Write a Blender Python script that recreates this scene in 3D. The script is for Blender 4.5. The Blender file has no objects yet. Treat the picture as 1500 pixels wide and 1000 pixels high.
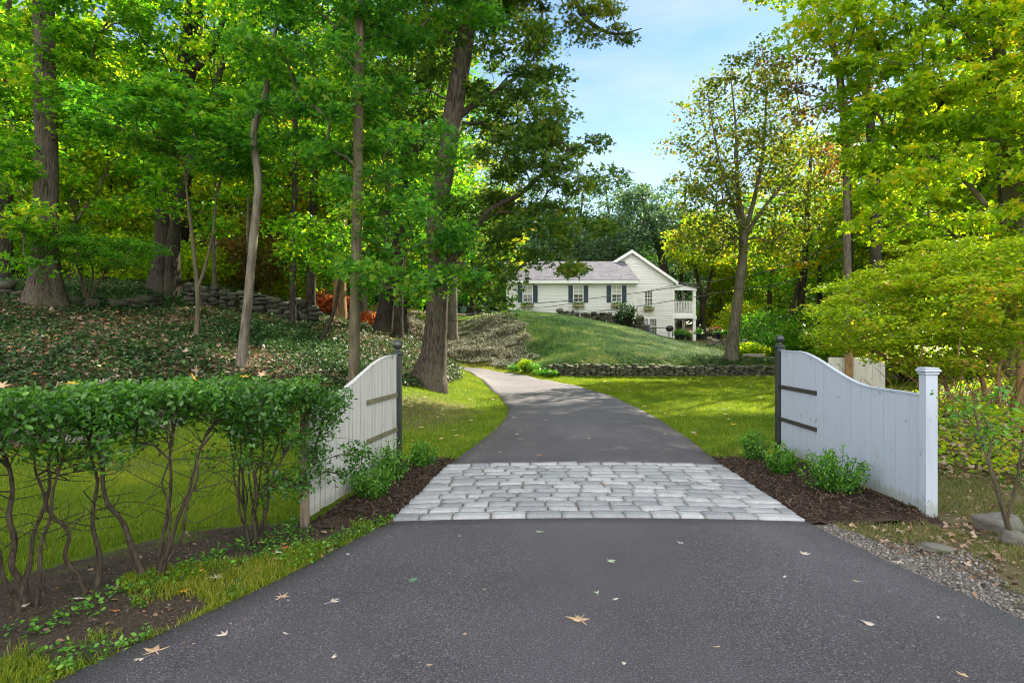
import bpy, math, random
import numpy as np
from mathutils import Vector

sc = bpy.context.scene
C = sc.collection
PI = math.pi
R = math.radians
rng = np.random.default_rng(7)
random.seed(7)

# ------------------------------------------------------------------ camera
cam = bpy.data.cameras.new('camera'); cam.lens = 21.6; cam.sensor_width = 36; cam.clip_end = 2000; cam.clip_start = 0.05
camo = bpy.data.objects.new('camera', cam); C.objects.link(camo)
camo.location = (0, 0, 1.6); camo.rotation_euler = (R(90), 0, 0)
sc.camera = camo

# ------------------------------------------------------------------ light
SUN_AZ, SUN_EL = 36.0, 41.0          # degrees right of the view direction, degrees up
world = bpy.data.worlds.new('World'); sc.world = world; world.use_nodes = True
nt = world.node_tree; nt.nodes.clear()
sky = nt.nodes.new('ShaderNodeTexSky'); sky.sky_type = 'NISHITA'; sky.sun_disc = False
sky.sun_elevation = R(SUN_EL); sky.sun_rotation = R(SUN_AZ); sky.air_density = 1.0; sky.dust_density = 0.1; sky.ozone_density = 2.5
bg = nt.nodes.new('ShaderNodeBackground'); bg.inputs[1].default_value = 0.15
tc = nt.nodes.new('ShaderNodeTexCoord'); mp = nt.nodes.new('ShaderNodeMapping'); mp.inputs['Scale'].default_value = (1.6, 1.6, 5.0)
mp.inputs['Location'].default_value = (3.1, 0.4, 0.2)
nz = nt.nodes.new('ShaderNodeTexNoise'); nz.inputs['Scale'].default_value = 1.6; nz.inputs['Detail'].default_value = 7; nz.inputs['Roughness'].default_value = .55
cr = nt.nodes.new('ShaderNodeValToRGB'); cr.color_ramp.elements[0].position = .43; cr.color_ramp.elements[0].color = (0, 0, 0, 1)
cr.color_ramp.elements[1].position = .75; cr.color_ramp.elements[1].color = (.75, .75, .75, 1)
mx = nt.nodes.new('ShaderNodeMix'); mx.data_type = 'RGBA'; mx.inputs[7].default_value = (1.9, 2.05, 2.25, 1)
# the sky ahead is clear blue; behind the camera an unseen bright area is added to fill the shade
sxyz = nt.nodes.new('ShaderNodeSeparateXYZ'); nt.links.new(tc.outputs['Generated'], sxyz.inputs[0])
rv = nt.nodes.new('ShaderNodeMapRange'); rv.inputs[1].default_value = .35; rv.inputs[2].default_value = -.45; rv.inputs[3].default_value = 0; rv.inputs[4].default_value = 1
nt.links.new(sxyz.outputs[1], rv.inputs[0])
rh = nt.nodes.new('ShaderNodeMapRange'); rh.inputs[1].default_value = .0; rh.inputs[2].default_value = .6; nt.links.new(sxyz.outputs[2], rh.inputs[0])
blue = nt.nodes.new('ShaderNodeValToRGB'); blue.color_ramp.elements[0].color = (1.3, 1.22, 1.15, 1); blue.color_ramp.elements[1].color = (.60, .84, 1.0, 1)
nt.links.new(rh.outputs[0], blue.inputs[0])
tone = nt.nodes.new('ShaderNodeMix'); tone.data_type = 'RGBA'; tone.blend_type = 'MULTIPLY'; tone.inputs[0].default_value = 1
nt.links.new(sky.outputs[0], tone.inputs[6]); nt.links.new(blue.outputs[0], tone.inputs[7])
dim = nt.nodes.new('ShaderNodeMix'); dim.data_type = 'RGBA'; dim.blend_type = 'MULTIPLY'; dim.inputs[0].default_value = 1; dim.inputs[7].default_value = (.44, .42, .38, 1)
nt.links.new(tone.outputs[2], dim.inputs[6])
back_fill = nt.nodes.new('ShaderNodeMix'); back_fill.data_type = 'RGBA'; back_fill.inputs[7].default_value = (6.2, 6.2, 6.3, 1)
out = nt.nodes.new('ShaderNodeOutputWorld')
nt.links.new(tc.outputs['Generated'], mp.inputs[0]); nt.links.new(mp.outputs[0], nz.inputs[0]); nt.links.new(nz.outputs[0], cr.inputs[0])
nt.links.new(cr.outputs[0], mx.inputs[0]); nt.links.new(dim.outputs[2], mx.inputs[6]); nt.links.new(mx.outputs[2], back_fill.inputs[6]); nt.links.new(rv.outputs[0], back_fill.inputs[0]); nt.links.new(back_fill.outputs[2], bg.inputs[0]); nt.links.new(bg.outputs[0], out.inputs[0])

sl = bpy.data.lights.new('sun', 'SUN'); sl.energy = 5.0; sl.angle = R(0.6); sl.color = (1.0, .90, .74)
so = bpy.data.objects.new('sun', sl); C.objects.link(so)
a, e = R(SUN_AZ), R(SUN_EL)
sd = Vector((math.sin(a) * math.cos(e), math.cos(a) * math.cos(e), math.sin(e)))
so.rotation_euler = sd.to_track_quat('Z', 'Y').to_euler(); so.location = sd * 60

sc.view_settings.view_transform = 'Standard'; sc.view_settings.look = 'None'; sc.view_settings.gamma = 1
sc.view_settings.exposure = 1.76
sc.render.engine = 'CYCLES'
cy = sc.cycles
cy.max_bounces = 10; cy.diffuse_bounces = 7; cy.glossy_bounces = 2; cy.transmission_bounces = 8; cy.transparent_max_bounces = 4
cy.use_denoising = True; cy.denoising_prefilter = 'ACCURATE'; cy.filter_width = 1.05; cy.sample_clamp_indirect = 6; cy.caustics_reflective = False; cy.caustics_refractive = False
cy.use_adaptive_sampling = True; cy.adaptive_threshold = 0.012

# ------------------------------------------------------------------ helpers
def P(px, py, D):
    return np.array([(px - 750) / 900 * D, D, 1.6 - (py - 500) / 900 * D])

def tag(o, label=None, cat=None, group=None, kind=None):
    if label: o['label'] = label
    if cat: o['category'] = cat
    if group: o['group'] = group
    if kind: o['kind'] = kind
    return o

def thing(name, label, cat, loc=(0, 0, 0), rz=0, group=None):
    o = bpy.data.objects.new(name, None); C.objects.link(o); o.location = tuple(map(float, loc)); o.rotation_euler = (0, 0, rz)
    o.empty_display_size = .2
    return tag(o, label, cat, group)

def link(name, me, mat, parent=None, smooth=False):
    o = bpy.data.objects.new(name, me); C.objects.link(o)
    if mat is not None and not me.materials: me.materials.append(mat)
    if parent: o.parent = parent
    if smooth: me.polygons.foreach_set('use_smooth', np.ones(len(me.polygons), dtype=bool))
    return o

def raw_mesh(name, V, F=None, loops=None, starts=None, tint=None, attrs=None):
    """V (n,3); F (m,k) int array of equal sized faces, or loops+starts"""
    me = bpy.data.meshes.new(name)
    V = np.asarray(V, dtype=np.float32)
    if F is not None:
        F = np.asarray(F, dtype=np.int32); loops = F.ravel(); starts = np.arange(len(F), dtype=np.int32) * F.shape[1]
    me.vertices.add(len(V)); me.vertices.foreach_set('co', V.ravel())
    me.loops.add(len(loops)); me.loops.foreach_set('vertex_index', np.asarray(loops, dtype=np.int32))
    me.polygons.add(len(starts)); me.polygons.foreach_set('loop_start', np.asarray(starts, dtype=np.int32))
    if tint is not None:
        attrs = dict(attrs or {}); attrs['tint'] = tint
    for k, v in (attrs or {}).items():
        at = me.attributes.new(k, 'FLOAT', 'POINT'); at.data.foreach_set('value', np.asarray(v, dtype=np.float32))
    me.update(calc_edges=True)
    return me

class MB:
    """collects polygons of any size; build() links ONE mesh"""
    def __init__(s): s.v = []; s.f = []
    def add(s, verts, faces):
        n = len(s.v); s.v += [tuple(map(float, p)) for p in verts]; s.f += [[i + n for i in f] for f in faces]; return s
    def box(s, x0, x1, y0, y1, z0, z1, b=0.0):
        if b <= 0:
            v = [(x, y, z) for z in (z0, z1) for y in (y0, y1) for x in (x0, x1)]
            return s.add(v, [(0, 2, 3, 1), (4, 5, 7, 6), (0, 1, 5, 4), (2, 6, 7, 3), (0, 4, 6, 2), (1, 3, 7, 5)])
        rings = []
        for (i, z) in ((b, z0), (0, z0 + b), (0, z1 - b), (b, z1)):
            xa, xb, ya, yb = x0 + i, x1 - i, y0 + i, y1 - i
            c = b * .7
            rings += [(xa + c, ya, z), (xb - c, ya, z), (xb, ya + c, z), (xb, yb - c, z), (xb - c, yb, z), (xa + c, yb, z), (xa, yb - c, z), (xa, ya + c, z)]
        f = [tuple(range(7, -1, -1)), tuple(range(24, 32))]
        for r in range(3):
            for k in range(8): f.append((r * 8 + k, r * 8 + (k + 1) % 8, r * 8 + 8 + (k + 1) % 8, r * 8 + 8 + k))
        return s.add(rings, f)
    def tube(s, pts, rad, n=8, cap=True, wob=0):
        pts = [Vector(p) for p in pts]
        if not hasattr(rad, '__len__'): rad = [rad] * len(pts)
        vs = []; up = Vector((0.31, .95, .02)).normalized()
        for i, p in enumerate(pts):
            d = (pts[min(i + 1, len(pts) - 1)] - pts[max(i - 1, 0)]).normalized()
            if abs(d.dot(up)) > .98: up = Vector((1, 0, 0))
            a_ = d.cross(up).normalized(); b_ = d.cross(a_).normalized(); up = -d.cross(a_).cross(d).normalized() if False else up
            for k in range(n):
                t = 2 * PI * k / n; r = rad[i] * (1 + wob * (random.random() - .5))
                vs.append(p + (a_ * math.cos(t) + b_ * math.sin(t)) * r)
        f = []
        for i in range(len(pts) - 1):
            for k in range(n): f.append((i * n + k, i * n + (k + 1) % n, (i + 1) * n + (k + 1) % n, (i + 1) * n + k))
        if cap: f.append(tuple(range(n - 1, -1, -1))); f.append(tuple(range((len(pts) - 1) * n, len(pts) * n)))
        return s.add(vs, f)
    def lathe(s, prof, n=20, c=(0, 0, 0)):
        vs = []; f = []
        for (r, z) in prof:
            for k in range(n): t = 2 * PI * k / n; vs.append((c[0] + r * math.cos(t), c[1] + r * math.sin(t), c[2] + z))
        for i in range(len(prof) - 1):
            for k in range(n): f.append((i * n + k, i * n + (k + 1) % n, (i + 1) * n + (k + 1) % n, (i + 1) * n + k))
        f.append(tuple(range(n - 1, -1, -1))); f.append(tuple(range((len(prof) - 1) * n, len(prof) * n)))
        return s.add(vs, f)
    def prism(s, poly, axis, a0, a1):
        """poly in the two other axes, extruded along axis ('x','y','z')"""
        def mk(p, a_): return {'x': (a_, p[0], p[1]), 'y': (p[0], a_, p[1]), 'z': (p[0], p[1], a_)}[axis]
        n = len(poly); v = [mk(p, a0) for p in poly] + [mk(p, a1) for p in poly]
        return s.add(v, [tuple(range(n - 1, -1, -1)), tuple(range(n, 2 * n))] + [(i, (i + 1) % n, n + (i + 1) % n, n + i) for i in range(n)])
    def build(s, name, mat, parent=None, smooth=False):
        me = bpy.data.meshes.new(name); me.from_pydata(s.v, [], s.f)
        import bmesh
        bm = bmesh.new(); bm.from_mesh(me); bmesh.ops.recalc_face_normals(bm, faces=bm.faces); bm.to_mesh(me); bm.free()
        o = link(name, me, mat, parent)
        if smooth:
            me.polygons.foreach_set('use_smooth', [len(p.vertices) == 4 for p in me.polygons])
        return o

# value noise
_perm = np.random.default_rng(3).random((256, 256))
def noise2(x, y, f=1.0):
    x = np.asarray(x) * f + 57.3; y = np.asarray(y) * f + 91.7
    xi = np.floor(x).astype(int); yi = np.floor(y).astype(int); u = x - xi; v = y - yi
    u = u * u * (3 - 2 * u); v = v * v * (3 - 2 * v)
    g = lambda a_, b_: _perm[a_ % 256, b_ % 256]
    return (g(xi, yi) * (1 - u) + g(xi + 1, yi) * u) * (1 - v) + (g(xi, yi + 1) * (1 - u) + g(xi + 1, yi + 1) * u) * v
def fbm(x, y, f=1.0): return .55 * noise2(x, y, f) + .28 * noise2(x, y, f * 2.1) + .17 * noise2(x, y, f * 4.3)
def sst(a_, b_, x): t = np.clip((np.asarray(x, dtype=float) - a_) / (b_ - a_), 0, 1); return t * t * (3 - 2 * t)

# ------------------------------------------------------------------ materials
def mat_new(name):
    m = bpy.data.materials.new(name); m.use_nodes = True; nt = m.node_tree; nt.nodes.clear()
    o = nt.nodes.new('ShaderNodeOutputMaterial'); b = nt.nodes.new('ShaderNodeBsdfPrincipled'); nt.links.new(b.outputs[0], o.inputs[0])
    return m, nt, b, o
def N(nt, t, **k):
    n = nt.nodes.new('ShaderNode' + t)
    for a_, v in k.items():
        if a_ in n.inputs: n.inputs[a_].default_value = v
        else: setattr(n, a_, v)
    return n
def ramp(nt, src, stops):
    r = nt.nodes.new('ShaderNodeValToRGB'); el = r.color_ramp.elements
    while len(el) < len(stops): el.new(.5)
    for i, (p, c) in enumerate(stops):
        el[i].position = p; el[i].color = (*c, 1) if len(c) == 3 else c
    nt.links.new(src, r.inputs[0]); return r.outputs[0]
def mixc(nt, fac, a_, b_, mode='MIX'):
    m = nt.nodes.new('ShaderNodeMix'); m.data_type = 'RGBA'; m.blend_type = mode
    for s, v in ((0, fac), (6, a_), (7, b_)):
        if isinstance(v, (int, float)): m.inputs[s].default_value = v
        elif isinstance(v, tuple): m.inputs[s].default_value = (*v, 1)
        else: nt.links.new(v, m.inputs[s])
    return m.outputs[2]
def coord(nt, scale=(1, 1, 1), kind='Object'):
    t = nt.nodes.new('ShaderNodeTexCoord'); m = nt.nodes.new('ShaderNodeMapping'); m.inputs['Scale'].default_value = scale
    nt.links.new(t.outputs[kind], m.inputs[0]); return m.outputs[0]
def noise(nt, vec, s, det=4, rough=.55):
    n = nt.nodes.new('ShaderNodeTexNoise'); n.inputs['Scale'].default_value = s; n.inputs['Detail'].default_value = det; n.inputs['Roughness'].default_value = rough
    nt.links.new(vec, n.inputs['Vector']); return n.outputs[0]
def bump(nt, b, h, st=.4, d=.01):
    n = nt.nodes.new('ShaderNodeBump'); n.inputs['Strength'].default_value = st; n.inputs['Distance'].default_value = d
    nt.links.new(h, n.inputs['Height']); nt.links.new(n.outputs[0], b.inputs['Normal'])
def attr(nt, name):
    a_ = nt.nodes.new('ShaderNodeAttribute'); a_.attribute_name = name; return a_.outputs['Fac']

def plain(name, col, rough=.6, var=.15, scale=6, bmp=0, metal=0, spec=.4):
    m, nt, b, o = mat_new(name); v = coord(nt); n = noise(nt, v, scale, 5)
    d = tuple(c * (1 - var) for c in col); l = tuple(min(1, c * (1 + var)) for c in col)
    nt.links.new(ramp(nt, n, [(.3, d), (.7, l)]), b.inputs['Base Color'])
    b.inputs['Roughness'].default_value = rough; b.inputs['Metallic'].default_value = metal; b.inputs['Specular IOR Level'].default_value = spec
    if bmp: bump(nt, b, noise(nt, v, scale * 6, 4), .5, bmp)
    return m

def leaf_mat(name, stops, trans=.5, tgain=(1.5, 1.7, .8), rough=.55, spec=.22, clump=.5):
    """stops: colour ramp over the per-leaf random tint"""
    m, nt, b, o = mat_new(name)
    t = attr(nt, 'tint'); v = coord(nt); n = noise(nt, v, .9, 3)
    mm = nt.nodes.new('ShaderNodeMath'); mm.operation = 'MULTIPLY_ADD'; mm.inputs[1].default_value = clump * 2
    sb = nt.nodes.new('ShaderNodeMath'); sb.operation = 'SUBTRACT'; sb.inputs[1].default_value = .5; nt.links.new(n, sb.inputs[0])
    nt.links.new(sb.outputs[0], mm.inputs[0]); nt.links.new(t, mm.inputs[2])
    c = ramp(nt, mm.outputs[0], stops)
    nt.links.new(c, b.inputs['Base Color']); b.inputs['Roughness'].default_value = rough; b.inputs['Specular IOR Level'].default_value = spec
    tr = nt.nodes.new('ShaderNodeBsdfTranslucent'); nt.links.new(mixc(nt, 1.0, c, tgain, 'MULTIPLY'), tr.inputs[0])
    ms = nt.nodes.new('ShaderNodeMixShader'); ms.inputs[0].default_value = trans
    nt.links.new(b.outputs[0], ms.inputs[1]); nt.links.new(tr.outputs[0], ms.inputs[2]); nt.links.new(ms.outputs[0], o.inputs[0])
    return m

def bark_mat(name, dark, light, sc_=1.0, moss=0, bstr=.9):
    m, nt, b, o = mat_new(name); v = coord(nt, (9 * sc_, 9 * sc_, 1.3 * sc_)); v2 = coord(nt)
    n = noise(nt, v, 2.2, 6, .62); n2 = noise(nt, v2, .8, 4)
    c = ramp(nt, n, [(.36, dark), (.62, light)])
    c = mixc(nt, ramp(nt, n2, [(.45, (0, 0, 0)), (.7, (.45, .45, .45))]), c, tuple(min(1, x * 1.5) for x in light))
    if moss: c = mixc(nt, ramp(nt, noise(nt, v2, 1.7, 5), [(.5, (0, 0, 0)), (.68, (moss,) * 3)]), c, (.07, .09, .03))
    nt.links.new(c, b.inputs['Base Color']); b.inputs['Roughness'].default_value = .9; b.inputs['Specular IOR Level'].default_value = .15
    bump(nt, b, n, bstr, .05)
    return m

M = {}
M['bark_oak'] = bark_mat('bark_oak', (.018, .014, .011), (.125, .10, .078), 1.5, .4)
M['bark_dark'] = bark_mat('bark_dark', (.012, .010, .008), (.06, .048, .038), 1.2, .35)
M['bark_smooth'] = bark_mat('bark_smooth', (.05, .042, .026), (.12, .10, .065), .6, .5, .35)
M['bark_grey'] = bark_mat('bark_grey', (.055, .048, .036), (.17, .145, .11), .7, .3, .45)
M['bark_tan'] = bark_mat('bark_tan', (.10, .06, .03), (.32, .2, .1), .8, 0, .4)
M['twig'] = bark_mat('twig', (.022, .017, .012), (.08, .062, .045), 3, .3, .4)
G = lambda *a: a
M['leaf_maple'] = leaf_mat('leaf_maple', [(0, (0.039, 0.128, 0.011)), (.45, (0.095, 0.255, 0.013)), (.8, (0.189, 0.375, 0.016)), (1, (0.394, 0.420, 0.020))], .58, (1.7, 1.8, .6))
M['leaf_deep'] = leaf_mat('leaf_deep', [(0, (0.029, 0.109, 0.020)), (.5, (0.068, 0.217, 0.025)), (.85, (0.130, 0.295, 0.025)), (1, (0.228, 0.310, 0.028))], .5, (1.6, 1.8, .6))
M['leaf_oak'] = leaf_mat('leaf_oak', [(0, (.030, .078, .016)), (.5, (.070, .145, .024)), (.85, (.12, .20, .026)), (1, (.22, .22, .024))], .54, (1.5, 1.6, .7))
M['leaf_lime'] = leaf_mat('leaf_lime', [(0, (.09, .20, .010)), (.5, (.19, .33, .014)), (.88, (.31, .42, .016)), (1, (.42, .38, .02))], .64, (1.9, 1.75, .5))
M['leaf_layer'] = leaf_mat('leaf_layer', [(0, (.12, .22, .014)), (.5, (.25, .38, .025)), (.92, (.38, .46, .04)), (1, (.42, .28, .05))], .6, (1.9, 1.75, .5), .38, .5)
M['leaf_gold'] = leaf_mat('leaf_gold', [(0, (0.078, 0.182, 0.014)), (.5, (0.182, 0.286, 0.016)), (.88, (0.325, 0.351, 0.019)), (1, (0.416, 0.234, 0.023))], .62, (1.9, 1.8, .5))
M['leaf_thin'] = leaf_mat('leaf_thin', [(0, (.045, .09, .018)), (.5, (.10, .15, .02)), (.85, (.17, .19, .022)), (1, (.24, .15, .02))], .55, (1.6, 1.6, .6))
M['leaf_rust'] = leaf_mat('leaf_rust', [(0, (.06, .09, .02)), (.4, (.13, .13, .03)), (.75, (.22, .14, .04)), (1, (.30, .12, .04))], .5, (1.3, 1.1, .7))
M['leaf_red'] = leaf_mat('leaf_red', [(0, (.22, .06, .02)), (.5, (.42, .10, .04)), (1, (.5, .22, .05))], .5, (1.3, 1, .8))
M['leaf_blue'] = leaf_mat('leaf_blue', [(0, (0.039, 0.091, 0.059)), (.5, (0.072, 0.137, 0.082)), (1, (0.117, 0.169, 0.070))], .35)
M['leaf_hedge'] = leaf_mat('leaf_hedge', [(0, (0.020, 0.066, 0.012)), (.5, (0.062, 0.175, 0.018)), (.9, (0.15, 0.33, 0.03)), (1, (0.25, 0.40, 0.06))], .4, (1.4, 1.6, .8), .32, .6, .25)
M['leaf_box'] = leaf_mat('leaf_box', [(0, (0.028, 0.105, 0.010)), (.5, (0.069, 0.224, 0.015)), (1, (0.216, 0.420, 0.038))], .4, (1.4, 1.6, .8), .35, .5, .2)
M['ivy'] = leaf_mat('ivy', [(0, (0.016, 0.048, 0.017)), (.6, (0.040, 0.098, 0.029)), (1, (0.081, 0.149, 0.036))], .25, (1.2, 1.3, .8), .5, .3)
M['crumb'] = leaf_mat('crumb', [(0, (.03, .02, .012)), (.5, (.09, .06, .04)), (.85, (.22, .15, .10)), (1, (.3, .14, .05))], .1, (1, 1, 1), .6, .3, .2)
M['litter'] = leaf_mat('litter', [(0, (.10, .055, .03)), (.45, (.26, .17, .11)), (.85, (.42, .32, .24)), (1, (.5, .2, .06))], .15, (1, 1, 1), .5, .4, .2)
M['straw'] = leaf_mat('straw', [(0, (.07, .11, .05)), (.4, (.17, .19, .12)), (.8, (.42, .40, .30)), (1, (.6, .57, .47))], .2, (1, 1, 1), .5, .3, .3)
M['flower'] = leaf_mat('flower', [(0, (.5, .02, .02)), (.5, (.7, .05, .05)), (1, (.8, .15, .25))], .3, (1, 1, 1), .5, .3, .1)
M['grass'] = leaf_mat('grass', [(0, (.075, .150, .010)), (.5, (.17, .24, .014)), (.85, (.28, .31, .02)), (1, (.38, .33, .07))], .45, (1.6, 1.5, .5), .5, .25)
M['grass_mound'] = leaf_mat('grass_mound', [(0, (.022, .068, .022)), (.45, (.055, .12, .035)), (.8, (.11, .18, .05)), (1, (.26, .27, .12))], .3, (1.2, 1.3, .7), .5, .25, .9)
M['grass_dry'] = leaf_mat('grass_dry', [(0, (.06, .12, .02)), (.5, (.14, .17, .04)), (1, (.26, .22, .09))], .35, (1.3, 1.3, .7), .6, .2)

# asphalt
m, nt, b, o = mat_new('asphalt'); v = coord(nt)
n1 = noise(nt, v, 120, 4, .8); n2 = noise(nt, v, .55, 5); n3 = noise(nt, v, 45, 3)
c = ramp(nt, n1, [(.38, (.030, .027, .028)), (.50, (.105, .094, .096)), (.60, (.21, .19, .19)), (.70, (.62, .57, .56))])
c = mixc(nt, ramp(nt, n3, [(.55, (0, 0, 0)), (.72, (.5, .5, .5))]), c, (.035, .034, .039))
c = mixc(nt, .85, c, ramp(nt, n2, [(.3, (.38, .365, .42)), (.5, (.55, .53, .60)), (.7, (.76, .73, .82))]), 'MULTIPLY')
c = mixc(nt, ramp(nt, noise(nt, v, 75, 2, .6), [(.62, (0, 0, 0)), (.68, (.8, .8, .8))]), c, (.26, .25, .26))
# dusty tyre paths
c = mixc(nt, ramp(nt, noise(nt, coord(nt, (1, .25, 1)), 1.1, 5), [(.52, (0, 0, 0)), (.75, (.35, .35, .35))]), c, (.13, .12, .13))
nt.links.new(c, b.inputs['Base Color']); b.inputs['Roughness'].default_value = .62; b.inputs['Specular IOR Level'].default_value = .45
bump(nt, b, n1, .8, .008); M['asphalt'] = m
# cobbles
m, nt, b, o = mat_new('granite_cobble'); v = coord(nt); t = attr(nt, 'tint')
c = ramp(nt, t, [(0, (.22, .226, .232)), (.5, (.30, .306, .31)), (1, (.40, .40, .398))])
c = mixc(nt, .55, c, ramp(nt, noise(nt, v, 55, 6, .7), [(.3, (.45, .47, .5)), (.55, (1, 1, 1)), (.75, (1.25, 1.25, 1.2))]), 'MULTIPLY')
c = mixc(nt, .5, c, ramp(nt, noise(nt, v, 5, 4), [(.35, (.8, .82, .86)), (.7, (1.1, 1.08, 1.02))]), 'MULTIPLY')
nt.links.new(c, b.inputs['Base Color']); b.inputs['Roughness'].default_value = .75
bump(nt, b, noise(nt, v, 60, 5, .7), .8, .008); M['cobble'] = m
M['mortar'] = plain('mortar', (.24, .195, .145), .95, .35, 60, .004, spec=.1)
# painted boards
def paint(name, col, grime, low=.0):
    m, nt, b, o = mat_new(name); v = coord(nt, (14, 14, .8)); v2 = coord(nt)
    st = noise(nt, v, 1.6, 5, .6); sp = noise(nt, v2, 9, 4, .6)
    c = mixc(nt, ramp(nt, st, [(.52, (0, 0, 0)), (.78, (low + .45,) * 3)]), col, grime)
    c = mixc(nt, ramp(nt, sp, [(.66, (0, 0, 0)), (.70, (.8, .8, .8))]), c, (.16, .13, .1))
    geo = nt.nodes.new('ShaderNodeSeparateXYZ'); nt.links.new(v2, geo.inputs[0])
    ad = nt.nodes.new('ShaderNodeMath'); ad.operation = 'MULTIPLY_ADD'; ad.inputs[1].default_value = -.22; nt.links.new(st, ad.inputs[0]); nt.links.new(geo.outputs[2], ad.inputs[2])
    c = mixc(nt, ramp(nt, ad.outputs[0], [(-.0, (.6, .6, .6)), (.05, (0, 0, 0))]), c, (.26, .27, .2))
    nt.links.new(c, b.inputs['Base Color']); b.inputs['Roughness'].default_value = .55; bump(nt, b, st, .25, .004)
    return m
M['paint_blue'] = paint('white_paint_fence', (.42, .47, .55), (.32, .35, .36))
M['paint_worn'] = paint('worn_white_paint', (.48, .47, .43), (.22, .22, .16), .6)
M['post_black'] = plain('black_paint', (.022, .028, .028), .32, .25, 8, .0, spec=.6)
M['iron'] = plain('weathered_strap', (.045, .04, .034), .7, .4, 14, .003)
M['strap_wood'] = plain('mossy_strap', (.14, .13, .07), .8, .35, 14, .003)
M['wood_post'] = bark_mat('weathered_post', (.09, .075, .05), (.24, .2, .14), 1.4, .45, .4)
# house
m, nt, b, o = mat_new('white_clapboard'); v = coord(nt)
sx = nt.nodes.new('ShaderNodeSeparateXYZ'); nt.links.new(v, sx.inputs[0])
mu = nt.nodes.new('ShaderNodeMath'); mu.operation = 'MULTIPLY'; mu.inputs[1].default_value = 1 / .2; nt.links.new(sx.outputs[2], mu.inputs[0])
fr = nt.nodes.new('ShaderNodeMath'); fr.operation = 'FRACT'; nt.links.new(mu.outputs[0], fr.inputs[0])
c = mixc(nt, ramp(nt, noise(nt, v, 1.2, 4), [(.4, (0, 0, 0)), (.7, (.5, .5, .5))]), (.93, .92, .90), (.87, .88, .88))
nt.links.new(c, b.inputs['Base Color']); b.inputs['Roughness'].default_value = .5; bump(nt, b, fr.outputs[0], .8, .05); M['siding'] = m
M['trim'] = plain('white_trim', (.9, .89, .87), .5, .05, 3)
M['shutter'] = plain('navy_shutter', (.03, .055, .085), .5, .15, 6)
m, nt, b, o = mat_new('window_glass'); v = coord(nt)
nt.links.new(ramp(nt, noise(nt, v, 2.5, 4), [(.35, (.03, .035, .03)), (.7, (.16, .18, .12))]), b.inputs['Base Color']); b.inputs['Roughness'].default_value = .06; b.inputs['Specular IOR Level'].default_value = .9; M['glass'] = m
M['blind'] = plain('window_blind', (.5, .52, .46), .7, .1, 4)
m, nt, b, o = mat_new('grey_shingles'); v = coord(nt)
br = N(nt, 'TexBrick', Scale=1.0); br.inputs['Color1'].default_value = (.085, .086, .105, 1); br.inputs['Color2'].default_value = (.16, .16, .185, 1); br.inputs['Mortar'].default_value = (.055, .055, .065, 1)
br.inputs['Brick Width'].default_value = .33; br.inputs['Row Height'].default_value = .17; br.inputs['Mortar Size'].default_value = .012
nt.links.new(v, br.inputs['Vector']); c = mixc(nt, .6, br.outputs[0], ramp(nt, noise(nt, v, 3.5, 5, .7), [(.35, (.65, .65, .68)), (.7, (1.3, 1.28, 1.3))]), 'MULTIPLY')
nt.links.new(c, b.inputs['Base Color']); b.inputs['Roughness'].default_value = .95; b.inputs['Specular IOR Level'].default_value = .08; M['shingle'] = m
# stone
def stone_mat(name, lo, hi, moss=.3):
    m, nt, b, o = mat_new(name); v = coord(nt); t = attr(nt, 'tint')
    c = ramp(nt, t, [(0, lo), (1, hi)]); c = mixc(nt, .8, c, ramp(nt, noise(nt, v, 9, 6, .65), [(.3, (.5, .5, .5)), (.7, (1.35, 1.32, 1.25))]), 'MULTIPLY')
    c = mixc(nt, ramp(nt, noise(nt, v, 3, 5), [(.5, (0, 0, 0)), (.68, (moss,) * 3)]), c, (.07, .1, .04))
    nt.links.new(c, b.inputs['Base Color']); b.inputs['Roughness'].default_value = .9; bump(nt, b, noise(nt, v, 14, 6, .7), .8, .03); return m
M['stone'] = stone_mat('dry_stone', (.05, .05, .035), (.165, .155, .115), .65)
M['stone_dark'] = stone_mat('mossy_stone', (.025, .025, .018), (.085, .078, .06), .7)
M['stone_pale'] = stone_mat('tan_stone', (.22, .19, .15), (.42, .37, .3), .15)
M['boulder'] = stone_mat('grey_boulder', (.09, .085, .075), (.19, .175, .155), .5)
M['gravel'] = stone_mat('gravel', (.07, .06, .05), (.34, .31, .28), 0)
M['mulch'] = plain('dark_mulch', (.048, .032, .024), .95, .5, 40, .012, spec=.15)
M['chip'] = leaf_mat('mulch_chip', [(0, (.02, .014, .01)), (.6, (.06, .04, .028)), (1, (.13, .09, .065))], .02, (1, 1, 1), .85, .1, .2)
M['pot'] = plain('dark_blue_pot', (.02, .03, .07), .35, .2, 5)
M['black_metal'] = plain('black_metal', (.03, .03, .035), .4, .2, 5)
M['grey_metal'] = plain('grey_metal', (.2, .21, .23), .5, .15, 8)
M['cable'] = plain('cable', (.05, .05, .05), .5, .1, 2)
M['terracotta'] = plain('planter_box', (.35, .27, .16), .7, .2, 6)

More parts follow.
